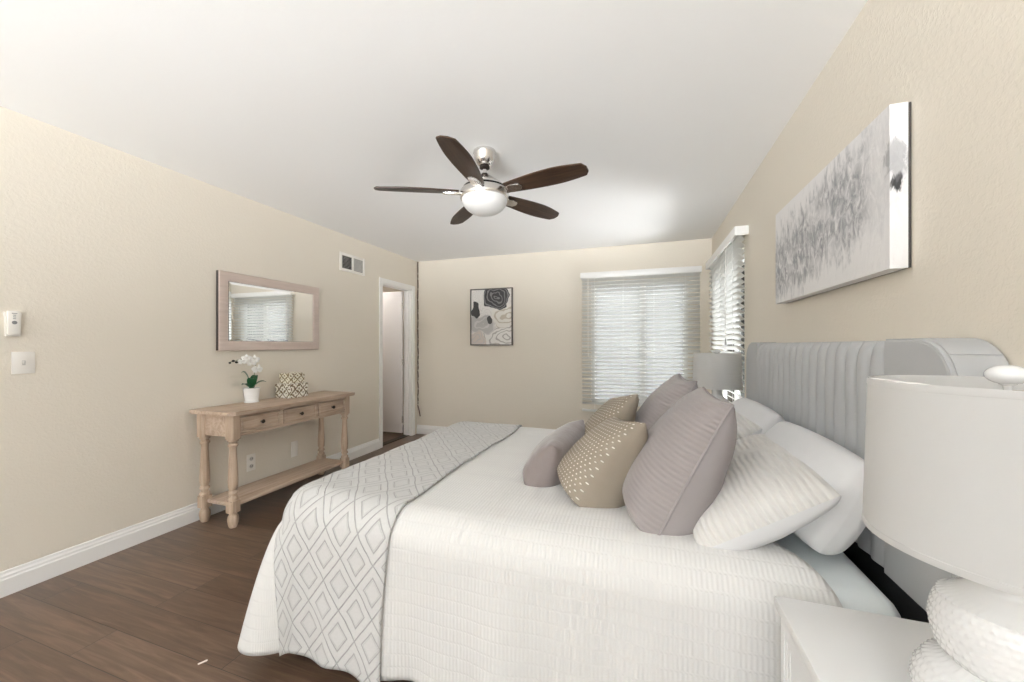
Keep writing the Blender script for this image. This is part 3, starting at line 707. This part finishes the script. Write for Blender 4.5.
def flower(bm, c, yaw, s):
    rot = Matrix.Rotation(yaw, 3, 'Z') @ Matrix.Rotation(math.radians(12), 3, 'Y')
    for k, (a, L, W) in enumerate(((90, 1, 0.62), (210, 0.95, 0.6), (330, 0.95, 0.6), (10, 1.05, 1.0), (170, 1.05, 1.0))):
        a = math.radians(a); N = 6; V = []
        for i in range(N+1):
            t = i/N; wd = W*0.5*s*math.sin(PI*min(1.0, 0.1+0.86*t))
            p = Vector((0.012*math.sin(t*PI)*s/0.035 - 0.004*k, math.cos(a)*L*s*t, math.sin(a)*L*s*t)); q = Vector((0, -math.sin(a), math.cos(a)))
            V.append([bm.verts.new(Vector(c) + rot @ (p - q*wd)), bm.verts.new(Vector(c) + rot @ (p + Vector((0.004, 0, 0)))), bm.verts.new(Vector(c) + rot @ (p + q*wd))])
        for i in range(N):
            for j in range(2): bm.faces.new((V[i][j], V[i][j+1], V[i+1][j+1], V[i+1][j]))
    bmesh.ops.create_icosphere(bm, subdivisions=1, radius=s*0.16, matrix=Matrix.Translation(Vector(c) + rot @ Vector((0.012, 0, -0.003))))
for t, s, yw, dz in ((0.30, 0.038, 0.2, -0.005), (0.36, 0.040, -0.2, -0.04), (0.46, 0.040, -0.5, 0.008), (0.52, 0.036, -0.3, -0.03), (0.66, 0.036, -0.7, 0.0), (0.75, 0.033, -0.5, -0.018)):
    p = arch(t) + Vector((0.025, 0, dz)); part('flower', M['petal'], oc, lambda bm: flower(bm, p, yw, s), True)
for t, dz, r in ((0.86, -0.012, 0.009), (0.93, 0.004, 0.009), (1.0, -0.004, 0.007)):
    p = arch(t) + Vector((0.008, 0, dz)); part('bud', M['bud'], oc, lambda bm: bmesh.ops.create_icosphere(bm, subdivisions=2, radius=r, matrix=Matrix.Translation(p) @ Matrix.Scale(1.3, 4, Vector((0, 1, 0)))), True)

# two stacked decorative boxes
def uvbox(bm, lo, hi, bev):
    box(bm, lo, hi, bev)
    uv = bm.loops.layers.uv.verify()
    for fc in bm.faces:
        n = fc.normal; a = max(range(3), key=lambda i: abs(n[i]))
        for lp in fc.loops:
            c = lp.vert.co; lp[uv].uv = ((c.y, c.z) if a == 0 else (c.x, c.z) if a == 1 else (c.x, c.y))
def deco(label, loc, wx, wy, h, lid, m):
    r = thing('decorative_box', label, 'box', loc)
    def f(bm): uvbox(bm, (-wx/2, -wy/2, 0), (wx/2, wy/2, h-lid-0.0015), 0.002); bm.normal_update()
    part('box_body', m, r, f)
    part('lid', m, r, lambda bm: uvbox(bm, (-wx/2-0.002, -wy/2-0.002, h-lid), (wx/2+0.002, wy/2+0.002, h), 0.002))
deco('larger lower patterned gold and white box on the console table', (-2.905, 2.585, 0.800), 0.165, 0.185, 0.122, 0.035, M['box_big'])
deco('smaller patterned gold and white box on top of the larger box', (-2.910, 2.59, 0.922), 0.125, 0.145, 0.088, 0.028, M['box_small'])

# ---------------------------------------------------------------- pictures
pc = thing('framed_print', 'thin dark framed black and beige marbled print on the far wall', 'picture', (-1.886, YB, 1.628))
PW, PH = 0.60, 0.755
def f(bm):
    fw = 0.014
    box(bm, (-PW/2, -0.03, -PH/2), (-PW/2+fw, 0, PH/2), 0.001); box(bm, (PW/2-fw, -0.03, -PH/2), (PW/2, 0, PH/2), 0.001)
    box(bm, (-PW/2+fw, -0.03, -PH/2), (PW/2-fw, 0, -PH/2+fw), 0.001); box(bm, (-PW/2+fw, -0.03, PH/2-fw), (PW/2-fw, 0, PH/2), 0.001)
part('frame', M['black'], pc, f)
def uvplate(bm, lo, hi, fu):
    box(bm, lo, hi); uv = bm.loops.layers.uv.verify()
    for fc in bm.faces:
        for lp in fc.loops: lp[uv].uv = fu(lp.vert.co)
part('print', M['print'], pc, lambda bm: uvplate(bm, (-PW/2+0.014, -0.020, -PH/2+0.014), (PW/2-0.014, -0.004, PH/2-0.014), lambda c: (c.x/PW+0.5, c.z/PH+0.5)))
CY, CW, CZ, CH = 1.925, 1.01, 1.715, 0.48
cv = thing('canvas_painting', 'large wide grey and white abstract canvas on the wall above the headboard', 'painting', (XR, CY, CZ))
part('canvas', M['canvas'], cv, lambda bm: uvplate(bm, (-0.052, -CW/2, -CH/2), (-0.009, CW/2, CH/2), lambda c: (0.5 - c.y/CW + (c.x+0.052)/CW*1.2*(1 if c.y < 0 else -1), c.z/CH+0.5)))
pbox('stretcher', M['mback'], cv, (-0.009, -CW/2+0.001, -CH/2+0.001), (-0.002, CW/2-0.001, CH/2-0.001))

# ---------------------------------------------------------------- bed
BX0, BX1, BY0, BY1 = -1.36, 0.605, 1.15, 2.72     # mattress footprint
bed = thing('bed', 'upholstered bed with tall grey channel-tufted velvet headboard against the right wall', 'bed', (-0.35, 1.95, 0))
def W(p): return (p[0]+0.35, p[1]-1.95, p[2])    # world -> bed local
HY0, HY1, HX, HZ = 1.09, 2.84, 0.662, 1.268
def hb_outline(y0, y1, z0, z1, r, n=10):
    o = [(y0, z0), (y1, z0)]
    for i in range(n+1):
        a = PI/2*i/n; o.append((y1-r+r*math.cos(a), z1-r+r*math.sin(a)))
    for i in range(n+1):
        a = PI/2+PI/2*i/n; o.append((y0+r+r*math.cos(a), z1-r+r*math.sin(a)))
    return o
def f(bm):   # outer shell: rounded top corners, padded front edge
    o = hb_outline(HY0, HY1, 0.61, HZ, 0.115)
    cy, cz = (HY0+HY1)/2, 0.7
    def ring(k, x):
        out = []
        for (y, z) in o:
            dy = k if y < cy else -k; zz = z - k if z > 0.7 else z + k
            out.append(bm.verts.new(W((x, y+dy*min(1, abs(y-cy)/0.6), zz))))
        return out
    R = [ring(0.004, XR-0.004), ring(0.004, HX+0.018), ring(0.006, HX+0.006), ring(0.014, HX), ring(0.040, HX)]
    for A, Bq in zip(R, R[1:]):
        n = len(A)
        for i in range(n): bm.faces.new((A[i], A[(i+1) % n], Bq[(i+1) % n], Bq[i]))
    bm.faces.new(R[0][::-1]); bm.faces.new(R[-1])
hb = part('headboard', M['hbd'], bed, f, True)
HF = HX-0.022                              # the plain padded ends stand as proud as the channels
for s_ in (0, 1):
    o = [(HY0, 0.612), (1.352, 0.612), (1.352, HZ)] + [(HY0+0.115-0.115*math.sin(PI/2*i/12), HZ-0.115+0.115*math.cos(PI/2*i/12)) for i in range(13)]
    if s_: o = [(HY1-(y-HY0)*0.25/0.262, z) for y, z in o]
    def f(bm):
        prism(bm, [(y-1.95, z) for y, z in o], HF+0.35, XR-0.004+0.35, 'YZ')
        bm.normal_update(); fc = [e for e in bm.edges if all(abs(v.co.x-HF-0.35) < 1e-5 for v in e.verts)]
        bmesh.ops.bevel(bm, geom=fc, offset=0.007, segments=3, affect='EDGES')
    part('end_panel', M['hbd'], hb, f, True)
# vertical channels on the face
CY0, CY1, NCH = 1.352, 2.59, 17
pw = (CY1-CY0)/NCH
for k in range(NCH):
    def f(bm):
        y0 = CY0+k*pw; NS = 12; zs = [0.613, 0.63, 0.9, 1.12, 1.19, 1.22, 1.24, 1.252, 1.262]
        ds = [0, 0.9, 1, 1, 0.97, 0.88, 0.70, 0.42, 0.0]
        V = []
        for z, d in zip(zs, ds):
            V.append([bm.verts.new(W((HX-0.0005 - 0.030*d*max(0.0, math.sin(PI*j/NS))**0.42, y0+pw*j/NS, z))) for j in range(NS+1)])
        for i in range(len(zs)-1):
            for j in range(NS): bm.faces.new((V[i][j], V[i][j+1], V[i+1][j+1], V[i+1][j]))
    part('channel', M['hbd'], hb, f, True)
def welt(bm, s_):   # seam running round the end of the face
    pts = [(HY0+0.012, 0.63)] + [(HY0+0.115-0.103*math.cos(PI/2*i/10), HZ-0.115+0.103*math.sin(PI/2*i/10)) for i in range(11)]
    if s_: pts = [(HY0+HY1-y, z) for y, z in pts]
    tube(bm, [W((HF+0.002, y, z)) for y, z in pts], 0.0032, 6)
part('side_seam', M['hbd'], hb, lambda bm: tube(bm, [W((x, HY0+0.115-0.116*math.cos(math.radians(42)), HZ-0.115+0.116*math.sin(math.radians(42)))) for x in (HF+0.008, XR-0.006)], 0.0018, 6))
for s_ in (0, 1): part('welt', M['hbd'], hb, lambda bm: welt(bm, s_), True)
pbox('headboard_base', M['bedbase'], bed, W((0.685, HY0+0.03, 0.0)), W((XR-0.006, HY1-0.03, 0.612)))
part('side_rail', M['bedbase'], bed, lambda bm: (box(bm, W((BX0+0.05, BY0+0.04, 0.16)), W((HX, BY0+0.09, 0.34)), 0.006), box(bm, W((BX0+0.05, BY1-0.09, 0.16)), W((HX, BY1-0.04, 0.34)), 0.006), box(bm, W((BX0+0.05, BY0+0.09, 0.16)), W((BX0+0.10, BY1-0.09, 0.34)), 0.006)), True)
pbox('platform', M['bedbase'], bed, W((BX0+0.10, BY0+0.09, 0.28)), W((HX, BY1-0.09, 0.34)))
for x in (BX0+0.12, 0.52):
    for y in (BY0+0.12, BY1-0.12):
        part('leg', M['black'], bed, lambda bm: lathe(bm, [(0.018, 0), (0.028, 0.16), (0.028, 0.165)], W((x, y, 0)), 16), True)
ma = thing('mattress', 'thick mattress in a pale blue fitted sheet on the bed', 'mattress', (-0.36, 1.935, 0.34))
def f(bm):
    box(bm, (BX0+0.36, BY0-1.935, 0.0), (BX1+0.36, BY1-1.935, 0.292), 0.06, 5)
part('fitted_sheet', M['mattress'], ma, f, True)

# cloth draped over the bed: unrolled point q -> 3-D
RC, RE = 0.05, 0.11
ZT = 0.658
KX, KY0, KY1 = BX0+RC+RE-0.04, BY0+RC+RE-0.015, BY1-RC-RE+0.035
def drape(qx, qy, off=0.0, waves=1.0):
    dx = max(0.0, KX-qx); sy = -1 if qy < KY0 else 1; dy = max(0.0, KY0-qy, qy-KY1)
    kx, ky = max(qx, KX), min(max(qy, KY0), KY1)
    d = max(dx, dy)
    th = math.atan2(dy, dx) if d > 0 else 0
    if dx > 0 and dy > 0: n = Vector((-math.cos(th), sy*math.sin(th), 0))
    elif dx > 0: n = Vector((-1, 0, 0))
    else: n = Vector((0, sy, 0))
    per = kx - KX + (ky if sy > 0 else 0) + (0.5*(1-math.cos(2*th))*0.25 if dx > 0 else 0.25)
    top = 0.012*math.sin((qx+0.4)*2.1)*math.sin((qy-1.1)*1.9) + 0.010*noise.noise(Vector((qx*1.3, qy*4.2, 0.3))) + 0.007*noise.noise(Vector((qx*3.2, qy*10, 1.3)))
    if d <= RC:
        out, z = d, ZT + top
        nz = Vector((0, 0, 1))
    else:
        a = (d-RC)/RE
        if a < PI/2:
            out, z = RC+RE*math.sin(a), ZT - RE*(1-math.cos(a)) + top*(1-a/(PI/2))
            nz = n*math.sin(a) + Vector((0, 0, 1))*math.cos(a)
        else:
            dr = d - RC - RE*PI/2; fr = dr/0.56
            head = min(1.0, max(0.0, (0.30-qx)/0.35))     # kept flat beside the nightstand
            if sy > 0 and dx == 0: head = 0.5*head + 0.5
            flare = 0.014 + 0.085*(max(math.sin(2*th), 0.8*math.cos(th)) if dx > 0 and dy > 0 else (0.8 if dx > 0 else 0.0)) + (0.07*math.sin(2*th)**2 if dx > 0 and dy > 0 else 0)
            wv = (0.016*math.sin(per*13+0.8) + 0.012*math.sin(per*29+2.0) + 0.018*noise.noise(Vector((per*4, 7.7, dr)))) * waves
            out = RC+RE + (flare*fr**(0.8 if dx == 0 else 0.6) + wv*fr**1.1)*head + 0.02*fr*(1-head)*0.2
            z = ZT - RE - dr*0.985
            nz = n
    p = Vector((kx, ky, 0)) + n*out; p.z = z
    return p + nz*off
def cloth(bm, xs, ys, fq, off, thick, wv=1.0):
    uv = bm.loops.layers.uv.verify(); V = {}; Q = {}
    for i, x in enumerate(xs):
        for j, y in enumerate(ys):
            q = fq(x, y); Q[i, j] = q; V[i, j] = bm.verts.new(drape(q[0], q[1], off, wv))
    fs = []
    for i in range(len(xs)-1):
        for j in range(len(ys)-1):
            ks = ((i, j), (i+1, j), (i+1, j+1), (i, j+1))
            fc = bm.faces.new([V[k] for k in ks]); fs.append(fc)
            for lp, k in zip(fc.loops, ks): lp[uv].uv = Q[k]
    bm.normal_update()
    return fs
def lin(a, b, n): return [a+(b-a)*i/n for i in range(n+1)]
def finish_cloth(o, th):
    m = o.modifiers.new('thickness', 'SOLIDIFY'); m.thickness = th; m.offset = 0
DROP = 0.67
def fq(x, y):
    # the head-end hem: pulled back on the near side, a folded flop beside the nightstand
    hem = 0.35 + 0.10*math.exp(-((y-1.10)/0.16)**2) + 0.02*math.sin(y*7)
    t = (x-(KX-DROP))/(0.36-(KX-DROP))
    return (KX-DROP + t*(hem-(KX-DROP)), y)
bm = B(); cloth(bm, lin(KX-DROP, 0.36, 120), lin(KY0-DROP, KY1+DROP, 150), fq, 0.0, 0.01)
cf = obj('comforter', bm, M['comf'], None, smooth='all'); finish_cloth(cf, 0.014)
tag(cf, 'white ribbed comforter spread over the bed and hanging to the floor', 'comforter')
def ft(x, y):
    over = max(0.0, KY0 - y); k = min(1.0, over/0.6)
    left = KX - 0.145 + 0.04*k; right = -0.83 + 0.012*math.sin(y*6)
    t = (x-(KX-0.145))/(-0.83-(KX-0.145))
    return (left + t*(right-left), y - 0.01*math.sin(x*20)*k)
bm = B(); cloth(bm, lin(KX-0.145, -0.83, 50), lin(KY0-0.685, KY1+0.55, 170), ft, 0.0165, 0.01)
tb = obj('throw_blanket', bm, M['throw'], None, smooth='all'); finish_cloth(tb, 0.007)
tag(tb, 'white throw blanket with grey diamond pattern across the foot of the bed', 'throw blanket')

# ---------------------------------------------------------------- pillows
def pillow(name, label, mats, w, h, t, loc, lean, yaw=0.0, group=None, conc=0.07, sag=0.0, power=0.42, seed=0, piping=None, rough=0.006, rnd=0.0, base=0.26, peak=0.0, roll=0.0, cat='pillow', zmin=ZT+0.004):
    """leans back by `lean` from upright; front faces -X; width along Y. loc = bottom middle"""
    r = thing(name, label, cat, loc, 0, group)
    N = 30
    R = Matrix.Rotation(yaw, 3, 'Z') @ Matrix.Rotation(lean, 3, 'Y') @ Matrix.Rotation(roll, 3, 'X')
    def pt(u, v, side):
        a = w/2*u*(1 - conc*(1-v*v))*math.sqrt(1-rnd*v*v/2); b = h/2*v*(1 - conc*(1-u*u))*math.sqrt(1-rnd*u*u/2) - u*peak*(1+v)/2
        th = t/2*max(0.0, 1-u*u)**power*max(0.0, 1-v)**(power+0.08)*max(0.0, 1+v)**base
        cr = noise.noise(Vector((u*2.2+seed, v*2.2, side*3.0)))
        edge = (u*u*v*v)
        th += rough*cr*(1-max(abs(u), abs(v))**6) + 0.010*edge*math.sin((u*v)*9+seed)*(1-max(abs(u), abs(v))**8)
        p = Vector((-side*th, a, b + h/2))
        p.x += 0.06*h*(v*v-0.5)*0.0 + sag*(1-v)*0.5*0
        p = R @ p
        zz = p.z + loc[2]
        if zz < zmin: p.z = zmin - loc[2] + (zz-zmin)*0.04
        return p
    for side, nm, mt in ((1, 'front', mats[0]), (-1, 'back', mats[1])):
        bm = B(); uv = bm.loops.layers.uv.verify(); V = []
        us = [math.sin((-1+2*i/N)*PI/2) for i in range(N+1)]
        for i in range(N+1):
            V.append([bm.verts.new(pt(us[i], us[j], side)) for j in range(N+1)])
        for i in range(N):
            for j in range(N):
                ks = ((i, j), (i+1, j), (i+1, j+1), (i, j+1))
                fc = bm.faces.new([V[a][b] for a, b in (ks if side > 0 else ks[::-1])])
                for lp, (a, b) in zip(fc.loops, (ks if side > 0 else ks[::-1])): lp[uv].uv = (us[a]*w/2, us[b]*h/2)
        me = bpy.data.meshes.new(nm); bm.to_mesh(me); bm.free(); me.materials.append(mt)
        for p in me.polygons: p.use_smooth = True
        o = bpy.data.objects.new(nm+'_panel', me); COL.objects.link(o); o.parent = r
    if piping:
        pr, pm = piping
        ring = [(-1+2*i/16, -1) for i in range(16)] + [(1, -1+2*i/16) for i in range(16)] + [(1-2*i/16, 1) for i in range(16)] + [(-1, 1-2*i/16) for i in range(16)]
        part('piping', pm, r, lambda bm: tube(bm, [pt(a, b, 1) for a, b in ring], pr, 6, True), True)
    return r
R_ = math.radians
pillow('bed_pillow', 'plain smooth white pillow against the headboard nearest the round lamp', (M['cotton'], M['cotton']), 0.68, 0.31, 0.21, (0.465, 1.60, ZT), R_(24), 0.0, seed=1.1, conc=0.02, rnd=0.35, power=0.3, rough=0.014)
pillow('bed_pillow', 'plain white pillow against the far end of the headboard, mostly hidden', (M['cotton'], M['cotton']), 0.66, 0.32, 0.21, (0.46, 2.31, ZT), R_(24), 0.0, seed=2.7, conc=0.02, rnd=0.35, power=0.3, rough=0.014)
pillow('pillow_sham', 'white ribbed pillow sham leaning low behind the nearest large grey pillow', (M['sham'], M['cotton']), 0.72, 0.40, 0.21, (0.18, 1.585, ZT-0.01), R_(57), R_(-4), seed=3.3, conc=0.015, rnd=0.08, power=0.33, rough=0.012)
pillow('pillow_sham', 'white ribbed pillow sham hidden behind the farther large grey pillow', (M['sham'], M['cotton']), 0.66, 0.40, 0.20, (0.19, 2.31, ZT-0.01), R_(54), 0, seed=4.9, conc=0.015, rnd=0.08, power=0.33, rough=0.012)
pillow('throw_pillow', 'large square grey pintucked pillow nearest the camera', (M['grey'], M['greyback']), 0.49, 0.48, 0.265, (0.035, 1.50, ZT-0.012), R_(26), R_(1), seed=5.2, conc=0.05, power=0.34, base=0.11, piping=(0.005, M['greyback']))
pillow('throw_pillow', 'large square grey pintucked pillow farther back near the far lamp', (M['grey'], M['greyback']), 0.50, 0.49, 0.26, (0.01, 2.11, ZT-0.012), R_(25), R_(3), seed=6.4, power=0.36, base=0.11, piping=(0.005, M['greyback']))
pillow('throw_pillow', 'taupe pillow dotted with white beads in front of the nearest grey pillow', (M['dots'], M['taupe']), 0.39, 0.35, 0.25, (-0.215, 1.575, ZT-0.01), R_(30), R_(13), seed=7.5, power=0.36, base=0.05, peak=0.03)
pillow('throw_pillow', 'taupe beaded pillow standing behind the other taupe one, only its peak showing', (M['dots'], M['taupe']), 0.39, 0.38, 0.21, (-0.25, 2.08, ZT-0.01), R_(28), R_(12), seed=8.8, power=0.36, base=0.08, peak=0.04)
pillow('lumbar_pillow', 'small mauve velvet lumbar pillow at the front of the pillow pile', (M['mauve'], M['mauve']), 0.60, 0.22, 0.20, (-0.415, 1.83, ZT-0.012), R_(26), R_(-3), seed=9.6, conc=0.03, power=0.33, base=0.1)

# ---------------------------------------------------------------- nightstands and lamps
def nightstand(label, loc):
    r = thing('nightstand', label, 'nightstand', loc)
    x0, x1, y0, y1, H = -0.21, 0.21, -0.275, 0.275, 0.652
    part('body', M['white'], r, lambda bm: (box(bm, (x0+0.012, y0+0.005, 0.06), (x1, y0+0.022, H-0.02), 0.001), box(bm, (x0+0.012, y1-0.022, 0.06), (x1, y1-0.005, H-0.02), 0.001), box(bm, (x0+0.03, y0+0.02, 0.06), (x1, y1-0.02, 0.08)), box(bm, (x1-0.01, y0+0.02, 0.08), (x1, y1-0.02, H-0.02)), box(bm, (x0+0.03, y0+0.02, 0.34), (x1, y1-0.02, 0.355))))
    part('top', M['white'], r, lambda bm: box(bm, (x0-0.004, y0, H-0.024), (x1, y1, H), 0.003), True)
    for z0, z1 in ((0.068, 0.335), (0.345, 0.622)):
        def f(bm):
            box(bm, (x0+0.008, y0+0.026, z0), (x0+0.03, y1-0.026, z1), 0.002)
            for k, (d, i) in enumerate(((0.0, 0.0), (-0.003, 0.012), (-0.006, 0.024))):   # stepped moulding
                a, b, c, e = y0+0.026+i, y1-0.026-i, z0+i, z1-i; wd = 0.022
                for q in ((a, b, c, c+wd), (a, b, e-wd, e), (a, a+wd, c+wd, e-wd), (b-wd, b, c+wd, e-wd)):
                    box(bm, (x0+0.002+k*0.0022, q[0], q[2]), (x0+0.012, q[1], q[3]), 0.001)
        d = part('drawer', M['white'], r, f)
        part('knob', M['nickel'], d, lambda bm: lathe(bm, [(0.006, -x0*0-0.0), (0.005, -0.018), (0.013, -0.022), (0.014, -0.028), (0.0, -0.032)], (x0+0.008, 0, (z0+z1)/2), 16, axis='X'), True)
    for sx in (x0+0.05, x1-0.04):
        for sy in (y0+0.04, y1-0.04): part('foot', M['white'], r, lambda bm: lathe(bm, [(0.018, 0), (0.024, 0.06), (0.024, 0.062)], (sx, sy, 0), 16), True)
    return r
nightstand('white nightstand with stepped drawer fronts in the near right corner', (0.515, 0.800, 0))
nightstand('white nightstand on the far side of the bed, hidden behind pillows', (0.43, 3.165, 0))

LAMP_R = 0.155
lamp = thing('table_lamp', 'large white drum-shade lamp on the nearest nightstand', 'lamp', (0.510, 0.768, 0.652), 0, 'white bedside lamps')
def hob(r, z, a):   # beaded glass: rows of small knobs
    if r < 0.055: return r
    k = 46; row = z/0.011
    ph = 0.5*(int(row) % 2)
    s = abs(math.sin(PI*row)) * (0.5+0.5*math.cos(k*a + 2*PI*ph))
    return r + 0.0026*s
def f(bm):
    ctrl = [(0.070, 0.0), (0.074, 0.004), (0.074, 0.012), (0.062, 0.016), (0.080, 0.024), (0.095, 0.040), (0.100, 0.062), (0.096, 0.084), (0.085, 0.104), (0.066, 0.116), (0.062, 0.122), (0.072, 0.134), (0.077, 0.152), (0.080, 0.172), (0.077, 0.194), (0.070, 0.214), (0.050, 0.228), (0.036, 0.240), (0.032, 0.262), (0.034, 0.285), (0.020, 0.292), (0.008, 0.293)]
    prof = []
    for (r0, z0), (r1, z1) in zip(ctrl, ctrl[1:]):
        n = max(1, int(abs(z1-z0)/0.0028))
        for i in range(n): prof.append((r0+(r1-r0)*i/n, z0+(z1-z0)*i/n))
    prof.append(ctrl[-1])
    lathe(bm, prof, seg=160, mod=hob)
part('base', M['glaze'], lamp, f, True)
part('neck', M['nickel'], lamp, lambda bm: lathe(bm, [(0.014, 0.29), (0.014, 0.315), (0.017, 0.317), (0.017, 0.355), (0.008, 0.358)], seg=20), True)
part('bulb', M['bowl'], lamp, lambda bm: lathe(bm, [(0.013, 0.358), (0.015, 0.375), (0.028, 0.41), (0.030, 0.43), (0.022, 0.452), (0.0, 0.460)], seg=20), True)
SZ0, SZ1 = 0.297, 0.543
def f(bm):
    R0, R1 = LAMP_R+0.003, LAMP_R-0.003; t = 0.002
    lathe(bm, [(R0, SZ0), (R0+0.0007, SZ0+0.003), (R0+0.0007, SZ0+0.010), (R0, SZ0+0.0105), (R1, SZ1-0.0105), (R1+0.0007, SZ1-0.010), (R1+0.0007, SZ1-0.003), (R1, SZ1), (R1-t, SZ1), (R0-t, SZ0)], seg=72)
    cap = [fc for fc in bm.faces if len(fc.verts) > 4]; bmesh.ops.delete(bm, geom=cap, context='FACES_ONLY')
    rows = list(bm.verts); n = 72
    for k in range(n): bm.faces.new((rows[-n+k], rows[-n+(k+1) % n], rows[(k+1) % n], rows[k]))
part('shade', M['shade'], lamp, f, True)
def f(bm):
    for k in range(3):
        a = 2*PI*k/3+0.4; tube(bm, [(0, 0, SZ1-0.012), (math.cos(a)*0.05, math.sin(a)*0.05, SZ1-0.014), (math.cos(a)*(LAMP_R-0.006), math.sin(a)*(LAMP_R-0.006), SZ1-0.004)], 0.002, 6)
    for s in (-1, 1): tube(bm, [(0.02*s, 0, 0.33), (0.045*s, 0, 0.40), (0.04*s, 0, 0.48), (0.0, 0, SZ1-0.012)], 0.002, 6)
part('harp', M['nickel'], lamp, f, True)
part('finial', M['glaze'], lamp, lambda bm: lathe(bm, [(0.004, SZ1-0.014), (0.005, SZ1-0.004), (0.009, SZ1-0.002)] + [(0.023*math.sin(PI*(0.12+0.88*i/12)), SZ1+0.012-0.0145*math.cos(PI*(0.12+0.88*i/12))) for i in range(13)], seg=24), True)
lp2 = copy_tree(lamp); lp2.location = (0.510, 3.07, 0.652)
lp2['label'] = 'white drum-shade lamp in the window corner beyond the bed'
# tiny scrap on the floor
sc = part('floor_scrap', M['plastic'], None, lambda bm: box(bm, (-0.004, -0.015, 0), (0.004, 0.015, 0.003), 0.001), False, (-1.64, 1.05, 0), (0, 0, -0.5))
tag(sc, 'tiny white scrap lying on the dark floor beside the bed', 'scrap')
